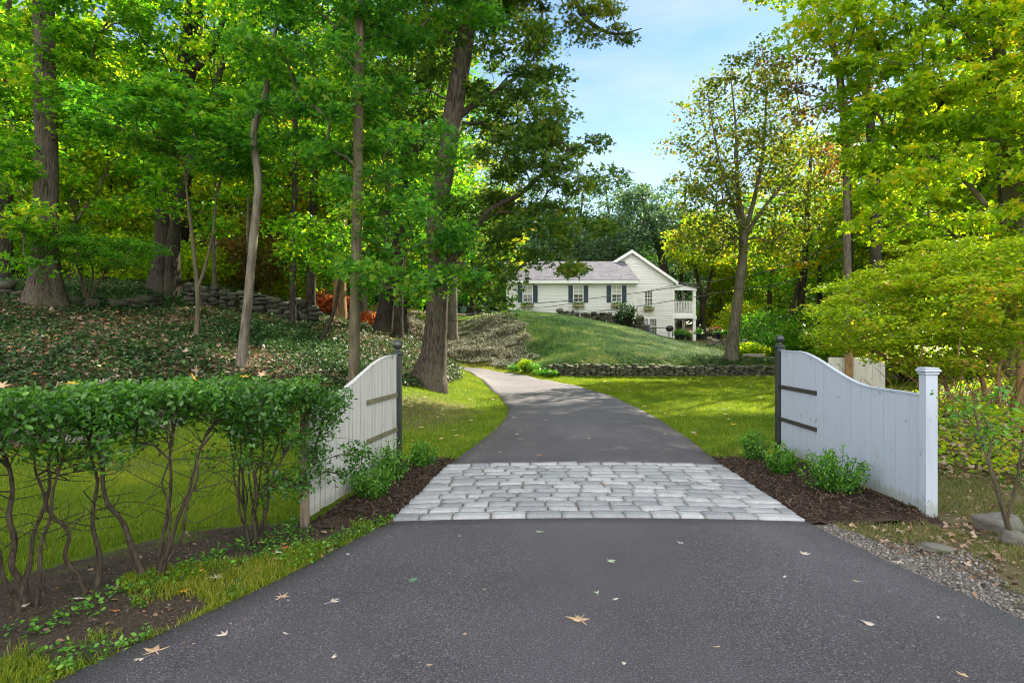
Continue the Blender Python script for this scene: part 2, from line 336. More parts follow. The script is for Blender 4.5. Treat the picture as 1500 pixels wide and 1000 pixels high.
# ground sheet
m, nt, b, o = mat_new('ground_soil_and_turf'); v = coord(nt)
g = ramp(nt, noise(nt, v, 3.0, 6, .65), [(.3, (.06, .11, .010)), (.55, (.11, .17, .012)), (.75, (.17, .2, .025))])
fine = noise(nt, v, 60, 4, .7)
g = mixc(nt, .7, g, ramp(nt, fine, [(.3, (.5, .5, .4)), (.7, (1.4, 1.4, 1.2))]), 'MULTIPLY')
dryc = ramp(nt, fine, [(.3, (.07, .06, .03)), (.7, (.19, .16, .08))])
soil = ramp(nt, fine, [(.3, (.030, .022, .016)), (.55, (.075, .058, .043)), (.75, (.16, .13, .10))])
lit = ramp(nt, noise(nt, v, 16, 5, .7), [(.3, (.025, .03, .015)), (.5, (.09, .065, .04)), (.7, (.24, .17, .12))])
grav = ramp(nt, fine, [(.3, (.08, .07, .06)), (.55, (.2, .18, .16)), (.75, (.4, .38, .36))])
br_ = noise(nt, v, 2.3, 6, .7)
def soft(a_name, lo=.35, hi=.65):
    ad = nt.nodes.new('ShaderNodeMath'); ad.operation = 'MULTIPLY_ADD'; ad.inputs[1].default_value = .6; nt.links.new(br_, ad.inputs[0]); nt.links.new(attr(nt, a_name), ad.inputs[2])
    return ramp(nt, ad.outputs[0], [(lo + .3, (0, 0, 0)), (hi + .3, (1, 1, 1))])
c = mixc(nt, soft('dry'), g, dryc); c = mixc(nt, soft('soil'), c, soil); c = mixc(nt, soft('litter'), c, lit); c = mixc(nt, soft('gravel'), c, grav)
nt.links.new(c, b.inputs['Base Color']); b.inputs['Roughness'].default_value = .95; b.inputs['Specular IOR Level'].default_value = .1
bump(nt, b, fine, .8, .03); M['ground'] = m

# ------------------------------------------------------------------ terrain height (thin plate spline)
cp = []
for y in (-6, -2, 1, 3, 5, 7, 9):
    for x in (-9, -5, -1.5, 1, 4): cp.append((x, y, 0))
for y in (11, 14, 18, 22, 26):
    for x in (-.5, 2, 5, 9): cp.append((x, y, 0.0))
cp += [(-3.5, 11, 0), (-2.2, 14, 0.02), (-1.8, 17, .04), (-1.2, 20, .05), (12, 22, 0), (12, 26, 0)]
for x in (2, 4, 6, 8, 10, 11.8): cp += [(x, 27.9, 0.0), (x, 28.9, .62)]
cp += [(-2.7, 29, .26), (-1.6, 30.5, .24), (-.3, 29.6, .08), (-1.3, 25, .08), (-5, 30.6, .45), (-4.6, 33, .5), (-9, 31, .9), (-9, 34, 1.0), (-14, 32.5, 1.6), (-2, 32.3, .3), (0, 31, .25)]
def q(px, py, D): cp.append(tuple(P(px, py, D)))
for a_ in [(65, 450, 17), (10, 440, 17), (200, 455, 18.5), (290, 456, 20), (440, 468, 22), (560, 490, 24), (590, 492, 24.5), (650, 484, 39), (700, 462, 39), (640, 500, 37),
           (200, 515, 12.8), (352, 545, 13), (100, 545, 11.5), (450, 530, 15.5), (540, 545, 16), (352, 500, 16), (100, 490, 14), (560, 515, 19.5),
           (745, 461, 39), (850, 470, 40), (930, 485, 40), (970, 498, 40.5), (1000, 505, 40), (1060, 516, 37), (1100, 530, 33), (760, 500, 34), (850, 505, 32.5), (950, 515, 32), (1030, 527, 31.5),
           (980, 498, 45.5), (700, 505, 35), (720, 530, 32.4), (1250, 505, 35), (1150, 503, 45), (100, 440, 28), (400, 445, 28), (600, 455, 36), (0, 430, 45), (400, 430, 50)]: q(*a_)
cp += [(0, 44, 3.4), (4, 44, 3.35), (8.6, 43.6, 2.35), (6, 43, 2.85), (8, 50, 3.0), (0, 50, 3.6), (12, 52, 1.75), (16, 50, 1.7), (-16, 8, .5), (-16, 14, 2.2), (-14, 10.5, 1.3), (-24, 16, 3), (-25, 5, 1), (-30, 30, 4),
       (7.2, 10, .5), (9.3, 12, .8), (6.5, 7, .15), (6, 4, .05), (8, 6, .5), (15, 12, 1.2), (15, 4, 1.2), (20, 20, 1), (12, 17, .2), (-14, -4, .2), (15, -4, .8), (8, 15, .1), (14, 28, .3), (20, 30, .8), (30, 40, 1.8), (20, 60, 2.5), (0, 65, 4), (-20, 65, 5), (40, 70, 3), (-45, 60, 6), (40, 15, 2), (-50, 20, 4), (60, 100, 4), (-60, 100, 7), (0, 110, 5)]
cp = np.array(cp, dtype=float)
def _U(r2): return np.where(r2 > 1e-9, r2 * np.log(np.maximum(r2, 1e-9)), 0)
_n = len(cp); _d2 = ((cp[:, None, :2] - cp[None, :, :2]) ** 2).sum(-1)
_A = np.zeros((_n + 3, _n + 3)); _A[:_n, :_n] = _U(_d2) + np.eye(_n) * 1.5; _A[:_n, _n] = 1; _A[:_n, _n + 1:] = cp[:, :2]; _A[_n:, :_n] = _A[:_n, _n:].T
_w = np.linalg.solve(_A, np.concatenate([cp[:, 2], np.zeros(3)]))
def H(x, y):
    x = np.asarray(x, dtype=float); y = np.asarray(y, dtype=float); sh = x.shape; xf = np.clip(x.ravel(), -60, 60); yf = np.clip(y.ravel(), -6, 110)
    z = np.zeros(len(xf))
    for i in range(0, len(xf), 20000):
        X, Y = xf[i:i + 20000], yf[i:i + 20000]
        r2 = (X[:, None] - cp[None, :, 0]) ** 2 + (Y[:, None] - cp[None, :, 1]) ** 2
        z[i:i + 20000] = _U(r2) @ _w[:_n] + _w[_n] + _w[_n + 1] * X + _w[_n + 2] * Y
    # the level forecourt stays level; the retaining wall is a real step
    k = sst(9, 12, yf) + sst(4.3, 6.5, xf) + sst(-6.0, -8.5, xf)
    z = z * np.clip(k, 0, 1)
    wall = (yf < 28.15 + .02 * (xf - 6) ** 2) & (xf > 1.2) & (xf < 14) & (yf > 20)
    wf = sst(28.0 - 1.6, 28.0, yf) if False else 0
    z = np.where(wall, np.minimum(z, .03), z)
    return z.reshape(sh)
def h1(x, y): return float(H(np.array([x]), np.array([y]))[0])

# driveway edges as functions of Y
EL = np.array([(-6, -9), (-2, -6), (0, -4.2), (1.5, -3.0), (2.88, -2.14), (4.0, -1.60), (4.8, -1.30), (5.43, -1.075), (7.87, -.83), (9.6, -.53), (11.3, -.27), (13.1, -.12), (15.2, -.08), (18, -.35), (21, -.8), (24, -1.33), (29, -2.7)])
ER = np.array([(-6, 8), (-2, 5.6), (0, 4.2), (2, 3.3), (3.51, 2.93), (4.5, 2.70), (5.43, 2.60), (7.87, 2.69), (10.3, 2.92), (12.4, 3.05), (14.4, 3.04), (17, 2.95), (19.2, 2.77), (23, 2.2), (26, 1.44), (29.5, -.33), (32, -2.1)])
def xl(y): return np.interp(y, EL[:, 0], EL[:, 1])
def xr(y): return np.interp(y, ER[:, 0], ER[:, 1])
LE2 = [(-1.33, 24), (-1.6, 25.5), (-2.0, 27.2), (-2.7, 29), (-3.7, 29.9), (-5.4, 30.6), (-9, 31.2), (-15, 31.6)]
RE2 = [(float(xr(24)), 24), (1.6, 25.7), (.9, 27.6), (-.33, 29.5), (-2.0, 31.8), (-4.6, 33.4), (-9, 34.3), (-15, 34.8)]
DPOLY = np.array([(xl(y), y) for y in np.linspace(-6, 23.9, 60)] + LE2 + RE2[::-1] + [(xr(y), y) for y in np.linspace(23.9, -6, 60)])
def in_drive(x, y, mrg=0.0):
    x = np.atleast_1d(np.asarray(x, float)); y = np.atleast_1d(np.asarray(y, float)); sh = x.shape; x = x.ravel(); y = y.ravel(); res = np.zeros(len(x), bool)
    act = np.where((x > -16) & (x < 9) & (y > -7) & (y < 36))[0]; X, Y = x[act], y[act]; ins = np.zeros(len(X), bool); dm = np.full(len(X), 1e9); n = len(DPOLY)
    for i in range(n):
        ax, ay = DPOLY[i]; bx, by = DPOLY[(i + 1) % n]; c = ((ay > Y) != (by > Y)) & (X < (bx - ax) * (Y - ay) / (by - ay + 1e-12) + ax); ins ^= c
        dx, dy_ = bx - ax, by - ay; t = np.clip(((X - ax) * dx + (Y - ay) * dy_) / (dx * dx + dy_ * dy_ + 1e-12), 0, 1); dm = np.minimum(dm, np.hypot(X - ax - t * dx, Y - ay - t * dy_))
    s_ = np.where(ins, -dm, dm); res[act] = s_ < mrg; return res.reshape(sh)
FOOT = np.array([(-6, -11), (6, -9.5), (9, -7.2), (12, -4.4), (15, -3.0), (17, -2.5), (19, -1.9), (21, -1.7), (25, -2.1), (28, -3.4), (29.6, -5), (30.4, -9), (31, -20)])
def xfoot(y): return np.interp(y, FOOT[:, 0], FOOT[:, 1])
HEDGE_A = np.array([-3.75, 2.85]); HEDGE_B = np.array([-1.75, 5.25])
def seg_dist(x, y, A, B):
    d = B - A; t = np.clip(((x - A[0]) * d[0] + (y - A[1]) * d[1]) / (d @ d), 0, 1)
    return np.hypot(x - A[0] - t * d[0], y - A[1] - t * d[1])
def w_soil(x, y):
    w = 1 - sst(.25, .75, seg_dist(x, y, np.array([-4.6, 1.8]), np.array([-1.9, 5.0])))
    vg = (x < xl(y)) & (y < 5.4) & (x > -4.5)
    d = HEDGE_B - HEDGE_A; sd_ = ((y - HEDGE_A[1]) * d[0] - (x - HEDGE_A[0]) * d[1]) / np.hypot(*d)
    w = np.maximum(w, np.where(vg & (sd_ < .5 + .3 * noise2(x, y, 1.5)), .45 + .5 * fbm(x, y, 1.9), 0))
    return w
def bed(x, y):
    lft = (y > 5.35) & (y < 8.3) & (x < xl(y)) & (x > -1.78 + (y - 5.35) * .13)
    rgt = (y > 5.45) & (y < 8.6) & (x > xr(y)) & (x < 3.86)
    return lft | rgt
def w_litter(x, y):
    w = sst(0.15, -.5, x - xfoot(y)) * (y > 5)
    r = sst(4.6, 5.8, x - .42 * np.maximum(y - 8, 0) + .3 * np.minimum(y - 8, 0)) * sst(4, 7, y) * (1 - sst(15, 18, y)) * .9
    far = sst(44, 50, y) + sst(-6, -10, x) * sst(22, 26, y) + sst(13.5, 16, x) * sst(18, 22, y)
    cov = sst(2.2, .6, x) * sst(29.8, 31.5, y) * (1 - sst(37, 39, y)) * .9 * (x > -12)
    return np.clip(np.maximum.reduce([w, r, np.clip(far, 0, 1), cov]), 0, 1)
def w_gravel(x, y): return np.where(x > xr(y) - .05, 1 - sst(.1, .6, x - xr(y)), 0) * (1 - sst(5.0, 5.8, y)) * .8 + .25 * (x > xr(y)) * (y < 4.6) * (x < xr(y) + 2.2)
def w_dry(x, y):
    a_ = np.exp(-(((x + 1.8) / 1.5) ** 2 + ((y - 14) / 3.5) ** 2)) * .75
    b_ = .75 * (x > xr(y)) * (y < 7.5) * (y > 1)
    c_ = np.exp(-(((x + 5) / 1.8) ** 2 + ((y - 8) / 1.0) ** 2)) * .6
    return np.clip(a_ + b_ + c_ + .25 * (fbm(x, y, .8) - .5), 0, 1)

# ground sheet with graded spacing
def graded(stops):
    o_ = []
    for (a_, b_, d) in stops: o_ += list(np.arange(a_, b_, d))
    return np.array(o_ + [stops[-1][1]])
gx = graded([(-400, -60, 20), (-60, -20, 2), (-20, -9, .4), (-9, 6, .09), (6, 16, .25), (16, 60, 2), (60, 400, 20)])
gy = graded([(-30, -6, 3), (-6, 1.5, .5), (1.5, 10, .09), (10, 32, .2), (32, 50, .4), (50, 110, 3), (110, 700, 30)])
XX, YY = np.meshgrid(gx, gy); ZZ = H(XX, YY)
ZZ = ZZ + (fbm(XX, YY, 1.6) - .5) * .05 * (~in_drive(XX, YY, .25)) * sst(45, 35, YY) + (fbm(XX, YY, .3) - .5) * .25 * sst(-3, -9, XX)
ZZ = ZZ - np.where(in_drive(XX, YY, -.03), .09, 0.0) - .012
beds = bed(XX, YY)
nx, ny = len(gx), len(gy)
idx = np.arange(nx * ny).reshape(ny, nx)
F = np.stack([idx[:-1, :-1], idx[:-1, 1:], idx[1:, 1:], idx[1:, :-1]], -1).reshape(-1, 4)
xf_, yf_ = XX.ravel(), YY.ravel()
me = raw_mesh('ground', np.stack([xf_, yf_, ZZ.ravel()], -1), F, attrs=dict(soil=np.maximum(w_soil(xf_, yf_), beds.ravel() * 1.0), litter=w_litter(xf_, yf_), gravel=w_gravel(xf_, yf_), dry=w_dry(xf_, yf_)))
tag(link('ground', me, M['ground'], smooth=True), kind='structure', label='rolling lawn, soil and wooded bank around the driveway')

# ------------------------------------------------------------------ driveway and cobble band
def drive_strip(ys, ncross=16):
    L = np.stack([xl(ys), ys], -1); Rr = np.stack([xr(ys), ys], -1)
    return L, Rr
def drive_mesh(name, pairs, z_off):
    V = []; nc = 18
    for (L, Rr) in pairs:
        for k in range(nc + 1):
            t = k / nc; V.append((L[0] + (Rr[0] - L[0]) * t, L[1] + (Rr[1] - L[1]) * t))
    V = np.array(V); Z = H(V[:, 0], V[:, 1]) + z_off
    # slight crown
    tt = (np.arange(len(V)) % (nc + 1)) / nc; Z += .03 * (1 - (2 * tt - 1) ** 2)
    n = len(pairs); top = np.column_stack([V, Z]); low = np.column_stack([V, Z - .12])
    verts = [tuple(p) for p in top] + [tuple(p) for p in low]; off = len(top); f = []
    I = lambda i, k: i * (nc + 1) + k
    for i in range(n - 1):
        for k in range(nc): f.append((I(i, k), I(i, k + 1), I(i + 1, k + 1), I(i + 1, k)))
        f.append((I(i, 0), I(i + 1, 0), off + I(i + 1, 0), off + I(i, 0)))
        f.append((I(i, nc), off + I(i, nc), off + I(i + 1, nc), I(i + 1, nc)))
    for k in range(nc):
        f.append((I(0, k), off + I(0, k), off + I(0, k + 1), I(0, k + 1)))
        f.append((I(n - 1, k), I(n - 1, k + 1), off + I(n - 1, k + 1), off + I(n - 1, k)))
    return verts, f
near = [((xl(y), y), (xr(y), y)) for y in np.linspace(-5.5, 5.43, 60)]
far = [((xl(y), y), (xr(y + 0), y)) for y in np.linspace(7.87, 24, 60)]
# beyond y=24 the two edges drift apart in Y as the drive turns left
le, re_ = LE2, RE2
def resamp(p, n):
    p = np.array(p, float); s = np.arange(len(p)); t = np.linspace(0, len(p) - 1, n)
    return np.stack([np.interp(t, s, p[:, 0]), np.interp(t, s, p[:, 1])], -1)
l2, r2_ = resamp(le, 30), resamp(re_, 30); far += [(tuple(l2[i]), tuple(r2_[i])) for i in range(1, 30)]
mb = MB(); mb.add(*drive_mesh('d', near, .012)); mb.add(*drive_mesh('d', far, .012))
dr = mb.build('driveway', M['asphalt'], smooth=False); tag(dr, 'dark asphalt driveway curving left past the gate posts', kind='structure')
for p in dr.data.polygons: p.use_smooth = abs(p.normal.z) > .7

# mortar bed and stones
mb = MB(); bv, bf = drive_mesh('b', [((xl(y) + .01, y), (xr(y) - .01, y)) for y in np.linspace(5.432, 7.868, 14)], .010); mb.add(bv, bf)
stV = []; stF = []; stT = []
rows = 14; dy = (7.862 - 5.438) / rows
for r in range(rows):
    y0 = 5.438 + r * dy; x = xl(y0 + dy / 2) + .01 - (random.random() * .02); xe = xr(y0 + dy / 2) - .005
    while x < xe - .05:
        w = random.uniform(.22, .34)
        if x + w > xe - .12: w = xe - x
        g_ = random.uniform(.010, .022); ya = y0 + random.uniform(.006, .011); yb = y0 + dy - random.uniform(.006, .011)
        xa, xb = x + g_ / 2, x + w - g_ / 2
        if r == 0: ya = y0 + .001
        nxs, nys = 7, 5; base = len(stV); top = random.uniform(-.003, .005) + .034
        tx, ty = random.uniform(-.008, .008), random.uniform(-.004, .004); tn = random.random()
        jit = [[random.uniform(-.007, .007) for _ in range(nxs)] for _ in range(4)]
        for j in range(nys):
            for i in range(nxs):
                u, v_ = i / (nxs - 1), j / (nys - 1); ex = min(u, 1 - u) * (xb - xa); ey = min(v_, 1 - v_) * (yb - ya)
                ed = min(ex, ey); drop = .004 * max(0, 1 - ed / .012) ** 1.5
                X = xa + (xb - xa) * u; Y = ya + (yb - ya) * v_
                if ed < 1e-6: X += jit[0][i] * .8; Y += jit[1][i] * .55
                cx = (2 * ((X - xl(Y)) / (xr(Y) - xl(Y))) - 1)
                Z = top + .03 * (1 - cx * cx) - drop + tx * (u - .5) + ty * (v_ - .5) + random.uniform(-.0035, .0035) + .002 * math.sin(u * 5 + tn * 20) * math.sin(v_ * 4 + tn * 9)
                stV.append((X, Y, Z)); stT.append(tn)
        for j in range(nys - 1):
            for i in range(nxs - 1): stF.append((base + j * nxs + i, base + j * nxs + i + 1, base + (j + 1) * nxs + i + 1, base + (j + 1) * nxs + i))
        ring = [base + i for i in range(nxs)] + [base + j * nxs + nxs - 1 for j in range(1, nys)] + [base + (nys - 1) * nxs + i for i in range(nxs - 2, -1, -1)] + [base + j * nxs for j in range(nys - 2, 0, -1)]
        lo = len(stV)
        for k in ring: p = stV[k]; stV.append((p[0], p[1], p[2] - .05)); stT.append(tn)
        for k in range(len(ring)): k2 = (k + 1) % len(ring); stF.append((ring[k], lo + k, lo + k2, ring[k2]))
        x += w
band = tag(bpy.data.objects.new('cobblestone_band', None), kind='structure', label='pale grey granite cobbles laid across the driveway between the gate posts'); C.objects.link(band)
mb.build('mortar_bed', M['mortar'], band)
link('cobbles', raw_mesh('cobbles', np.array(stV), np.array(stF), tint=np.array(stT)), M['cobble'], band, smooth=False)

# ------------------------------------------------------------------ leaves, blades
T_KITE = (np.array([(0, 0, 0), (.42, .45, .10), (0, 1, -.06), (-.42, .45, .10)]), [[0, 1, 2], [0, 2, 3]])
T_OVAL = (np.array([(0, 0, 0), (.26, .28, .06), (.24, .68, .05), (0, 1, -.05), (-.24, .68, .05), (-.26, .28, .06)]), [[0, 1, 2], [0, 2, 3], [0, 3, 4], [0, 4, 5]])
def _lobes(spec, w=.13):
    v = [(0, 0, 0)]; f = []
    for (ang, ln, b0) in spec:
        a_ = R(ang); d = np.array([math.sin(a_), math.cos(a_)]); p_ = np.array([d[1], -d[0]]); o_ = np.array([0, b0])
        k = len(v)
        m1 = o_ + d * ln * .5 + p_ * w; m2 = o_ + d * ln * .5 - p_ * w; tip = o_ + d * ln
        v += [(o_[0], o_[1], 0), (m1[0], m1[1], .05), (tip[0], tip[1], -.08), (m2[0], m2[1], .05)]
        f += [[k, k + 1, k + 2], [k, k + 2, k + 3]]
    return np.array(v, float), f
T_MAPLE = _lobes([(0, .95, .05), (52, .72, .05), (-52, .72, .05)], .19)
T_STAR = _lobes([(0, .8, .2), (48, .7, .2), (-48, .7, .2), (98, .5, .2), (-98, .5, .2)], .14)
def rot_rand(n, tilt, r=None, yaw=None):
    r = r or rng
    yaw = r.uniform(0, 2 * PI, n) if yaw is None else yaw
    a_ = r.normal(0, tilt, n); b_ = r.normal(0, tilt, n)
    cy_, sy = np.cos(yaw), np.sin(yaw); ca, sa = np.cos(a_), np.sin(a_); cb, sb = np.cos(b_), np.sin(b_)
    Rz = np.zeros((n, 3, 3)); Rz[:, 0, 0] = cy_; Rz[:, 0, 1] = -sy; Rz[:, 1, 0] = sy; Rz[:, 1, 1] = cy_; Rz[:, 2, 2] = 1
    Rx = np.zeros((n, 3, 3)); Rx[:, 0, 0] = 1; Rx[:, 1, 1] = ca; Rx[:, 1, 2] = -sa; Rx[:, 2, 1] = sa; Rx[:, 2, 2] = ca
    Ry = np.zeros((n, 3, 3)); Ry[:, 1, 1] = 1; Ry[:, 0, 0] = cb; Ry[:, 0, 2] = sb; Ry[:, 2, 0] = -sb; Ry[:, 2, 2] = cb
    return Rz @ Rx @ Ry
def leaf_mesh(name, Cn, size, tint=None, tmpl=T_KITE, tilt=.6, yaw=None):
    n = len(Cn); tv, tf = tmpl; size = np.broadcast_to(size, (n,))
    Rm = rot_rand(n, tilt, yaw=yaw)
    V = np.einsum('nij,kj->nki', Rm, tv) * size[:, None, None] + Cn[:, None, :]
    k = len(tv); F = (np.array(tf)[None] + (np.arange(n) * k)[:, None, None]).reshape(-1, 3)
    if tint is None: tint = rng.random(n)
    return raw_mesh(name, V.reshape(-1, 3), F, tint=np.repeat(tint, k))
def blade_mesh(name, Pn, ht, wd, lean, tint=None, ldir=None):
    n = len(Pn); yaw = rng.uniform(0, 2 * PI, n); ht = np.broadcast_to(ht, (n,)); wd = np.broadcast_to(wd, (n,))
    dx = np.stack([np.cos(yaw), np.sin(yaw), np.zeros(n)], -1) * wd[:, None] / 2
    la = rng.uniform(0, 2 * PI, n); le_ = rng.uniform(.2, 1, n) * lean
    ld = np.stack([np.cos(la), np.sin(la), np.zeros(n)], -1) * (le_ * ht)[:, None]
    if ldir is not None: ld = ld * .45 + np.asarray(ldir) * (le_ * ht)[:, None]
    up = np.stack([np.zeros(n), np.zeros(n), ht], -1)
    V = np.stack([Pn - dx, Pn + dx, Pn + up * .6 + ld * .35 + dx * .7, Pn + up * .6 + ld * .35 - dx * .7, Pn + up * (1 - .25 * le_[:, None]) + ld], 1)
    b0 = (np.arange(n) * 5)[:, None]
    F = np.concatenate([b0 + np.array([[0, 1, 2]]), b0 + np.array([[0, 2, 3]]), b0 + np.array([[3, 2, 4]])])
    return raw_mesh(name, V.reshape(-1, 3), F, tint=np.repeat(rng.random(n) if tint is None else tint, 5))
def scatter(x0, x1, y0, y1, dens, mask):
    n = int((x1 - x0) * (y1 - y0) * dens); x = rng.uniform(x0, x1, n); y = rng.uniform(y0, y1, n); k = mask(x, y); return x[k], y[k]
def onto(x, y, dz=0): return np.stack([x, y, H(x, y) + (fbm(x, y, 1.6) - .5) * .05 * (~in_drive(x, y, .25)) * sst(45, 35, y) + (fbm(x, y, .3) - .5) * .25 * sst(-3, -9, x) - .012 + dz], -1)
def frust(x, y, mrg=.12): return np.abs(x) < y * (.8333 + mrg) + .4

# ------------------------------------------------------------------ trees
def spline(pts, n):
    pts = np.array(pts, float); m_ = len(pts); out_ = []
    for t in np.linspace(0, m_ - 1, n):
        i = min(int(t), m_ - 2); u = t - i
        p0, p1, p2, p3 = pts[max(i - 1, 0)], pts[i], pts[i + 1], pts[min(i + 2, m_ - 1)]
        out_.append(.5 * ((2 * p1) + (-p0 + p2) * u + (2 * p0 - 5 * p1 + 4 * p2 - p3) * u * u + (-p0 + 3 * p1 - 3 * p2 + p3) * u ** 3))
    return np.array(out_)
def tubes_np(paths, nside):
    """paths: list of (pts(n,3), radii(n)); returns V,F quads"""
    Vs = []; Fs = []; off = 0
    for pts, rad in paths:
        n = len(pts); d = np.gradient(pts, axis=0); d /= np.linalg.norm(d, axis=1)[:, None] + 1e-9
        ref = np.array([0.0, 1.0, 0.0]) if abs(d[:, 1]).mean() < .8 else np.array([1.0, 0, 0])
        a_ = np.cross(d, ref); a_ /= np.linalg.norm(a_, axis=1)[:, None] + 1e-9; b_ = np.cross(d, a_)
        t = np.arange(nside) * 2 * PI / nside
        rr = rad if rad.ndim == 2 else np.repeat(rad[:, None], nside, 1)
        V = pts[:, None, :] + (a_[:, None, :] * np.cos(t)[None, :, None] + b_[:, None, :] * np.sin(t)[None, :, None]) * rr[:, :, None]
        Vs.append(V.reshape(-1, 3))
        i = np.arange(n - 1)[:, None] * nside; k = np.arange(nside)[None]; k2 = (k + 1) % nside
        Fs.append(np.stack([i + k, i + k2, i + nside + k2, i + nside + k], -1).reshape(-1, 4) + off); off += n * nside
    return np.concatenate(Vs), np.concatenate(Fs)
def sample_ell(ells, n, dmin, seed=0, shell=.5):
    r = np.random.default_rng(seed); vol = np.array([e_[3] * e_[4] * e_[5] for e_ in ells]) ** .7; vol = vol / vol.sum(); out_ = []
    tries = 0
    while len(out_) < n and tries < n * 30:
        tries += 1
        e_ = ells[r.choice(len(ells), p=vol)]; d = r.normal(size=3); d /= np.linalg.norm(d); rad = r.random() ** (1 / (3 + 3 * shell))
        p = np.array(e_[:3]) + d * rad * np.array(e_[3:6])
        if out_ and np.min(np.sum((np.array(out_) - p) ** 2, 1)) < dmin * dmin: continue
        out_.append(p)
    return np.array(out_)
def crown_branches(trunk_nodes, clumps, r):
    """attach each clump to the nearest node; returns branch paths"""
    nodes = [p for p in trunk_nodes]; parent = [-1] * len(nodes); nT = len(nodes)
    td = np.array([np.min(np.linalg.norm(np.array(trunk_nodes) - c, axis=1)) for c in clumps]); br = []
    for ci in np.argsort(td):
        c = clumps[ci]; A_ = np.array(nodes); d = A_ - c; dist = np.linalg.norm(d, axis=1); pen = np.maximum(0, d[:, 2]) * 1.2 + np.where(d[:, 2] > -.1, .3, 0)
        k = int(np.argmin(dist + pen)); s_ = A_[k]; L = dist[k]; prev = k; path = [s_]
        nseg = 2 if L < 1.2 else 4
        for j in range(1, nseg + 1):
            t = j / nseg; p = s_ + (c - s_) * t + np.array([0, 0, .12 * L * math.sin(t * PI)]) + r.normal(0, .035 * L, 3) * (t < 1)
            nodes.append(p); parent.append(prev); prev = len(nodes) - 1; path.append(p)
        br.append((k, path, prev))
    w = np.zeros(len(nodes))
    for (_, _, e_) in br: w[e_] += 1
    for i in range(len(nodes) - 1, nT - 1, -1):
        if parent[i] >= 0: w[parent[i]] += w[i]
    return br, w, parent, nodes
def make_tree(name, label, cat, trunk, rad, ells, n_clump, leaf, per, lmat, bmat, group=None, seed=1, spread=.65, flat=.45, dmin=.5, tmpl=T_KITE, tilt=.6, nside=14, start=.35, flare=1.9, twig_r=.010, shell=.5, wob=.05, name_crown='crown', extra=None, maxr=.55, tint_lo=0, tint_hi=1):
    """trunk: world points; ells: world ellipsoids"""
    r = np.random.default_rng(seed); base = np.array(trunk[0], float); root = thing(name, label, cat, base, 0, group)
    tp = spline(trunk, max(18, len(trunk) * 6)) - base; n = len(tp); s_ = np.linspace(0, 1, n)
    rr = np.interp(s_, np.linspace(0, 1, len(rad)), rad)
    hgt = tp[:, 2]; fl = 1 + (flare - 1) * np.exp(-np.maximum(hgt, 0) / (rad[0] * 1.6 + .05))
    th = np.arange(nside) * 2 * PI / nside; ph = r.uniform(0, 6, 3)
    lob = .5 * np.sin(3 * th + ph[0]) + .35 * np.sin(5 * th + ph[1]) + .25 * np.sin(2 * th + ph[2])
    R2 = (rr * fl)[:, None] * (1 + (.06 + .16 * (fl - 1))[:, None] * lob[None] + r.normal(0, wob * .4, (n, nside)))
    tp2 = tp.copy(); tp2[0, 2] -= .25
    Vt, Ft = tubes_np([(tp2, R2)], nside)
    allV, allF = [Vt], [Ft]; off = len(Vt)
    i0 = int(n * start); tn = [tp[i] for i in range(i0, n)]
    extra_paths = []
    for (pts, rd) in (extra or []):
        ep = spline(pts, len(pts) * 5) - base; er = np.interp(np.linspace(0, 1, len(ep)), np.linspace(0, 1, len(rd)), rd); extra_paths.append((ep, er)); tn += [p for p in ep[2:]]
    if extra_paths:
        V_, F_ = tubes_np(extra_paths, 9); allV.append(V_); allF.append(F_ + off); off += len(V_)
    if n_clump:
        cl = sample_ell(ells, n_clump, dmin, seed, shell) - base
        br, w, par, nodes = crown_branches(tn, cl, r)
        paths = []
        for (k, path, e_) in br:
            # weight along path
            ids = [e_]; i = par[e_]
            while len(ids) < len(path) and i >= 0: ids.append(i); i = par[i]
            ids = ids[::-1]; ww = np.array([max(1, w[q_]) for q_ in ids[1:]]); ww = np.concatenate([[ww[0]], ww])
            rd = twig_r * ww ** .5; rd[-1] *= .6; rd = np.minimum(rd, rad[0] * maxr)
            paths.append((np.array(path), rd))
        V_, F_ = tubes_np(paths, 5); allV.append(V_); allF.append(F_ + off)
        cnt = np.maximum(3, (per * r.uniform(.5, 1.5, len(cl)))).astype(int); ci = np.repeat(np.arange(len(cl)), cnt); m_ = len(ci)
        sp = spread * r.uniform(.7, 1.3, len(cl))[ci]
        d = r.normal(size=(m_, 3)); d /= np.linalg.norm(d, axis=1)[:, None]; rd = r.random(m_) ** .55
        pos = cl[ci] + d * (rd * sp)[:, None] * np.array([1, 1, flat]); pos[:, 2] -= .18 * (rd * sp) ** 2
        tint = np.clip(r.random(m_) * (tint_hi - tint_lo) + tint_lo + r.normal(0, .12, len(cl))[ci], 0, 1)
        me = leaf_mesh(name_crown, pos, leaf * r.uniform(.65, 1.25, m_), tint, tmpl, tilt)
        link(name_crown, me, lmat, root)
    link('trunk', raw_mesh('trunk', np.concatenate(allV), np.concatenate(allF)), bmat, root, smooth=True)
    return root
def E(px, py, D, rpx, rpy, rd): p = P(px, py, D); return (p[0], p[1], p[2], rpx / 900 * D, rd, rpy / 900 * D)
def base_at(px, D): x = (px - 750) / 900 * D; return (x, D, h1(x, D))
exec_later = []

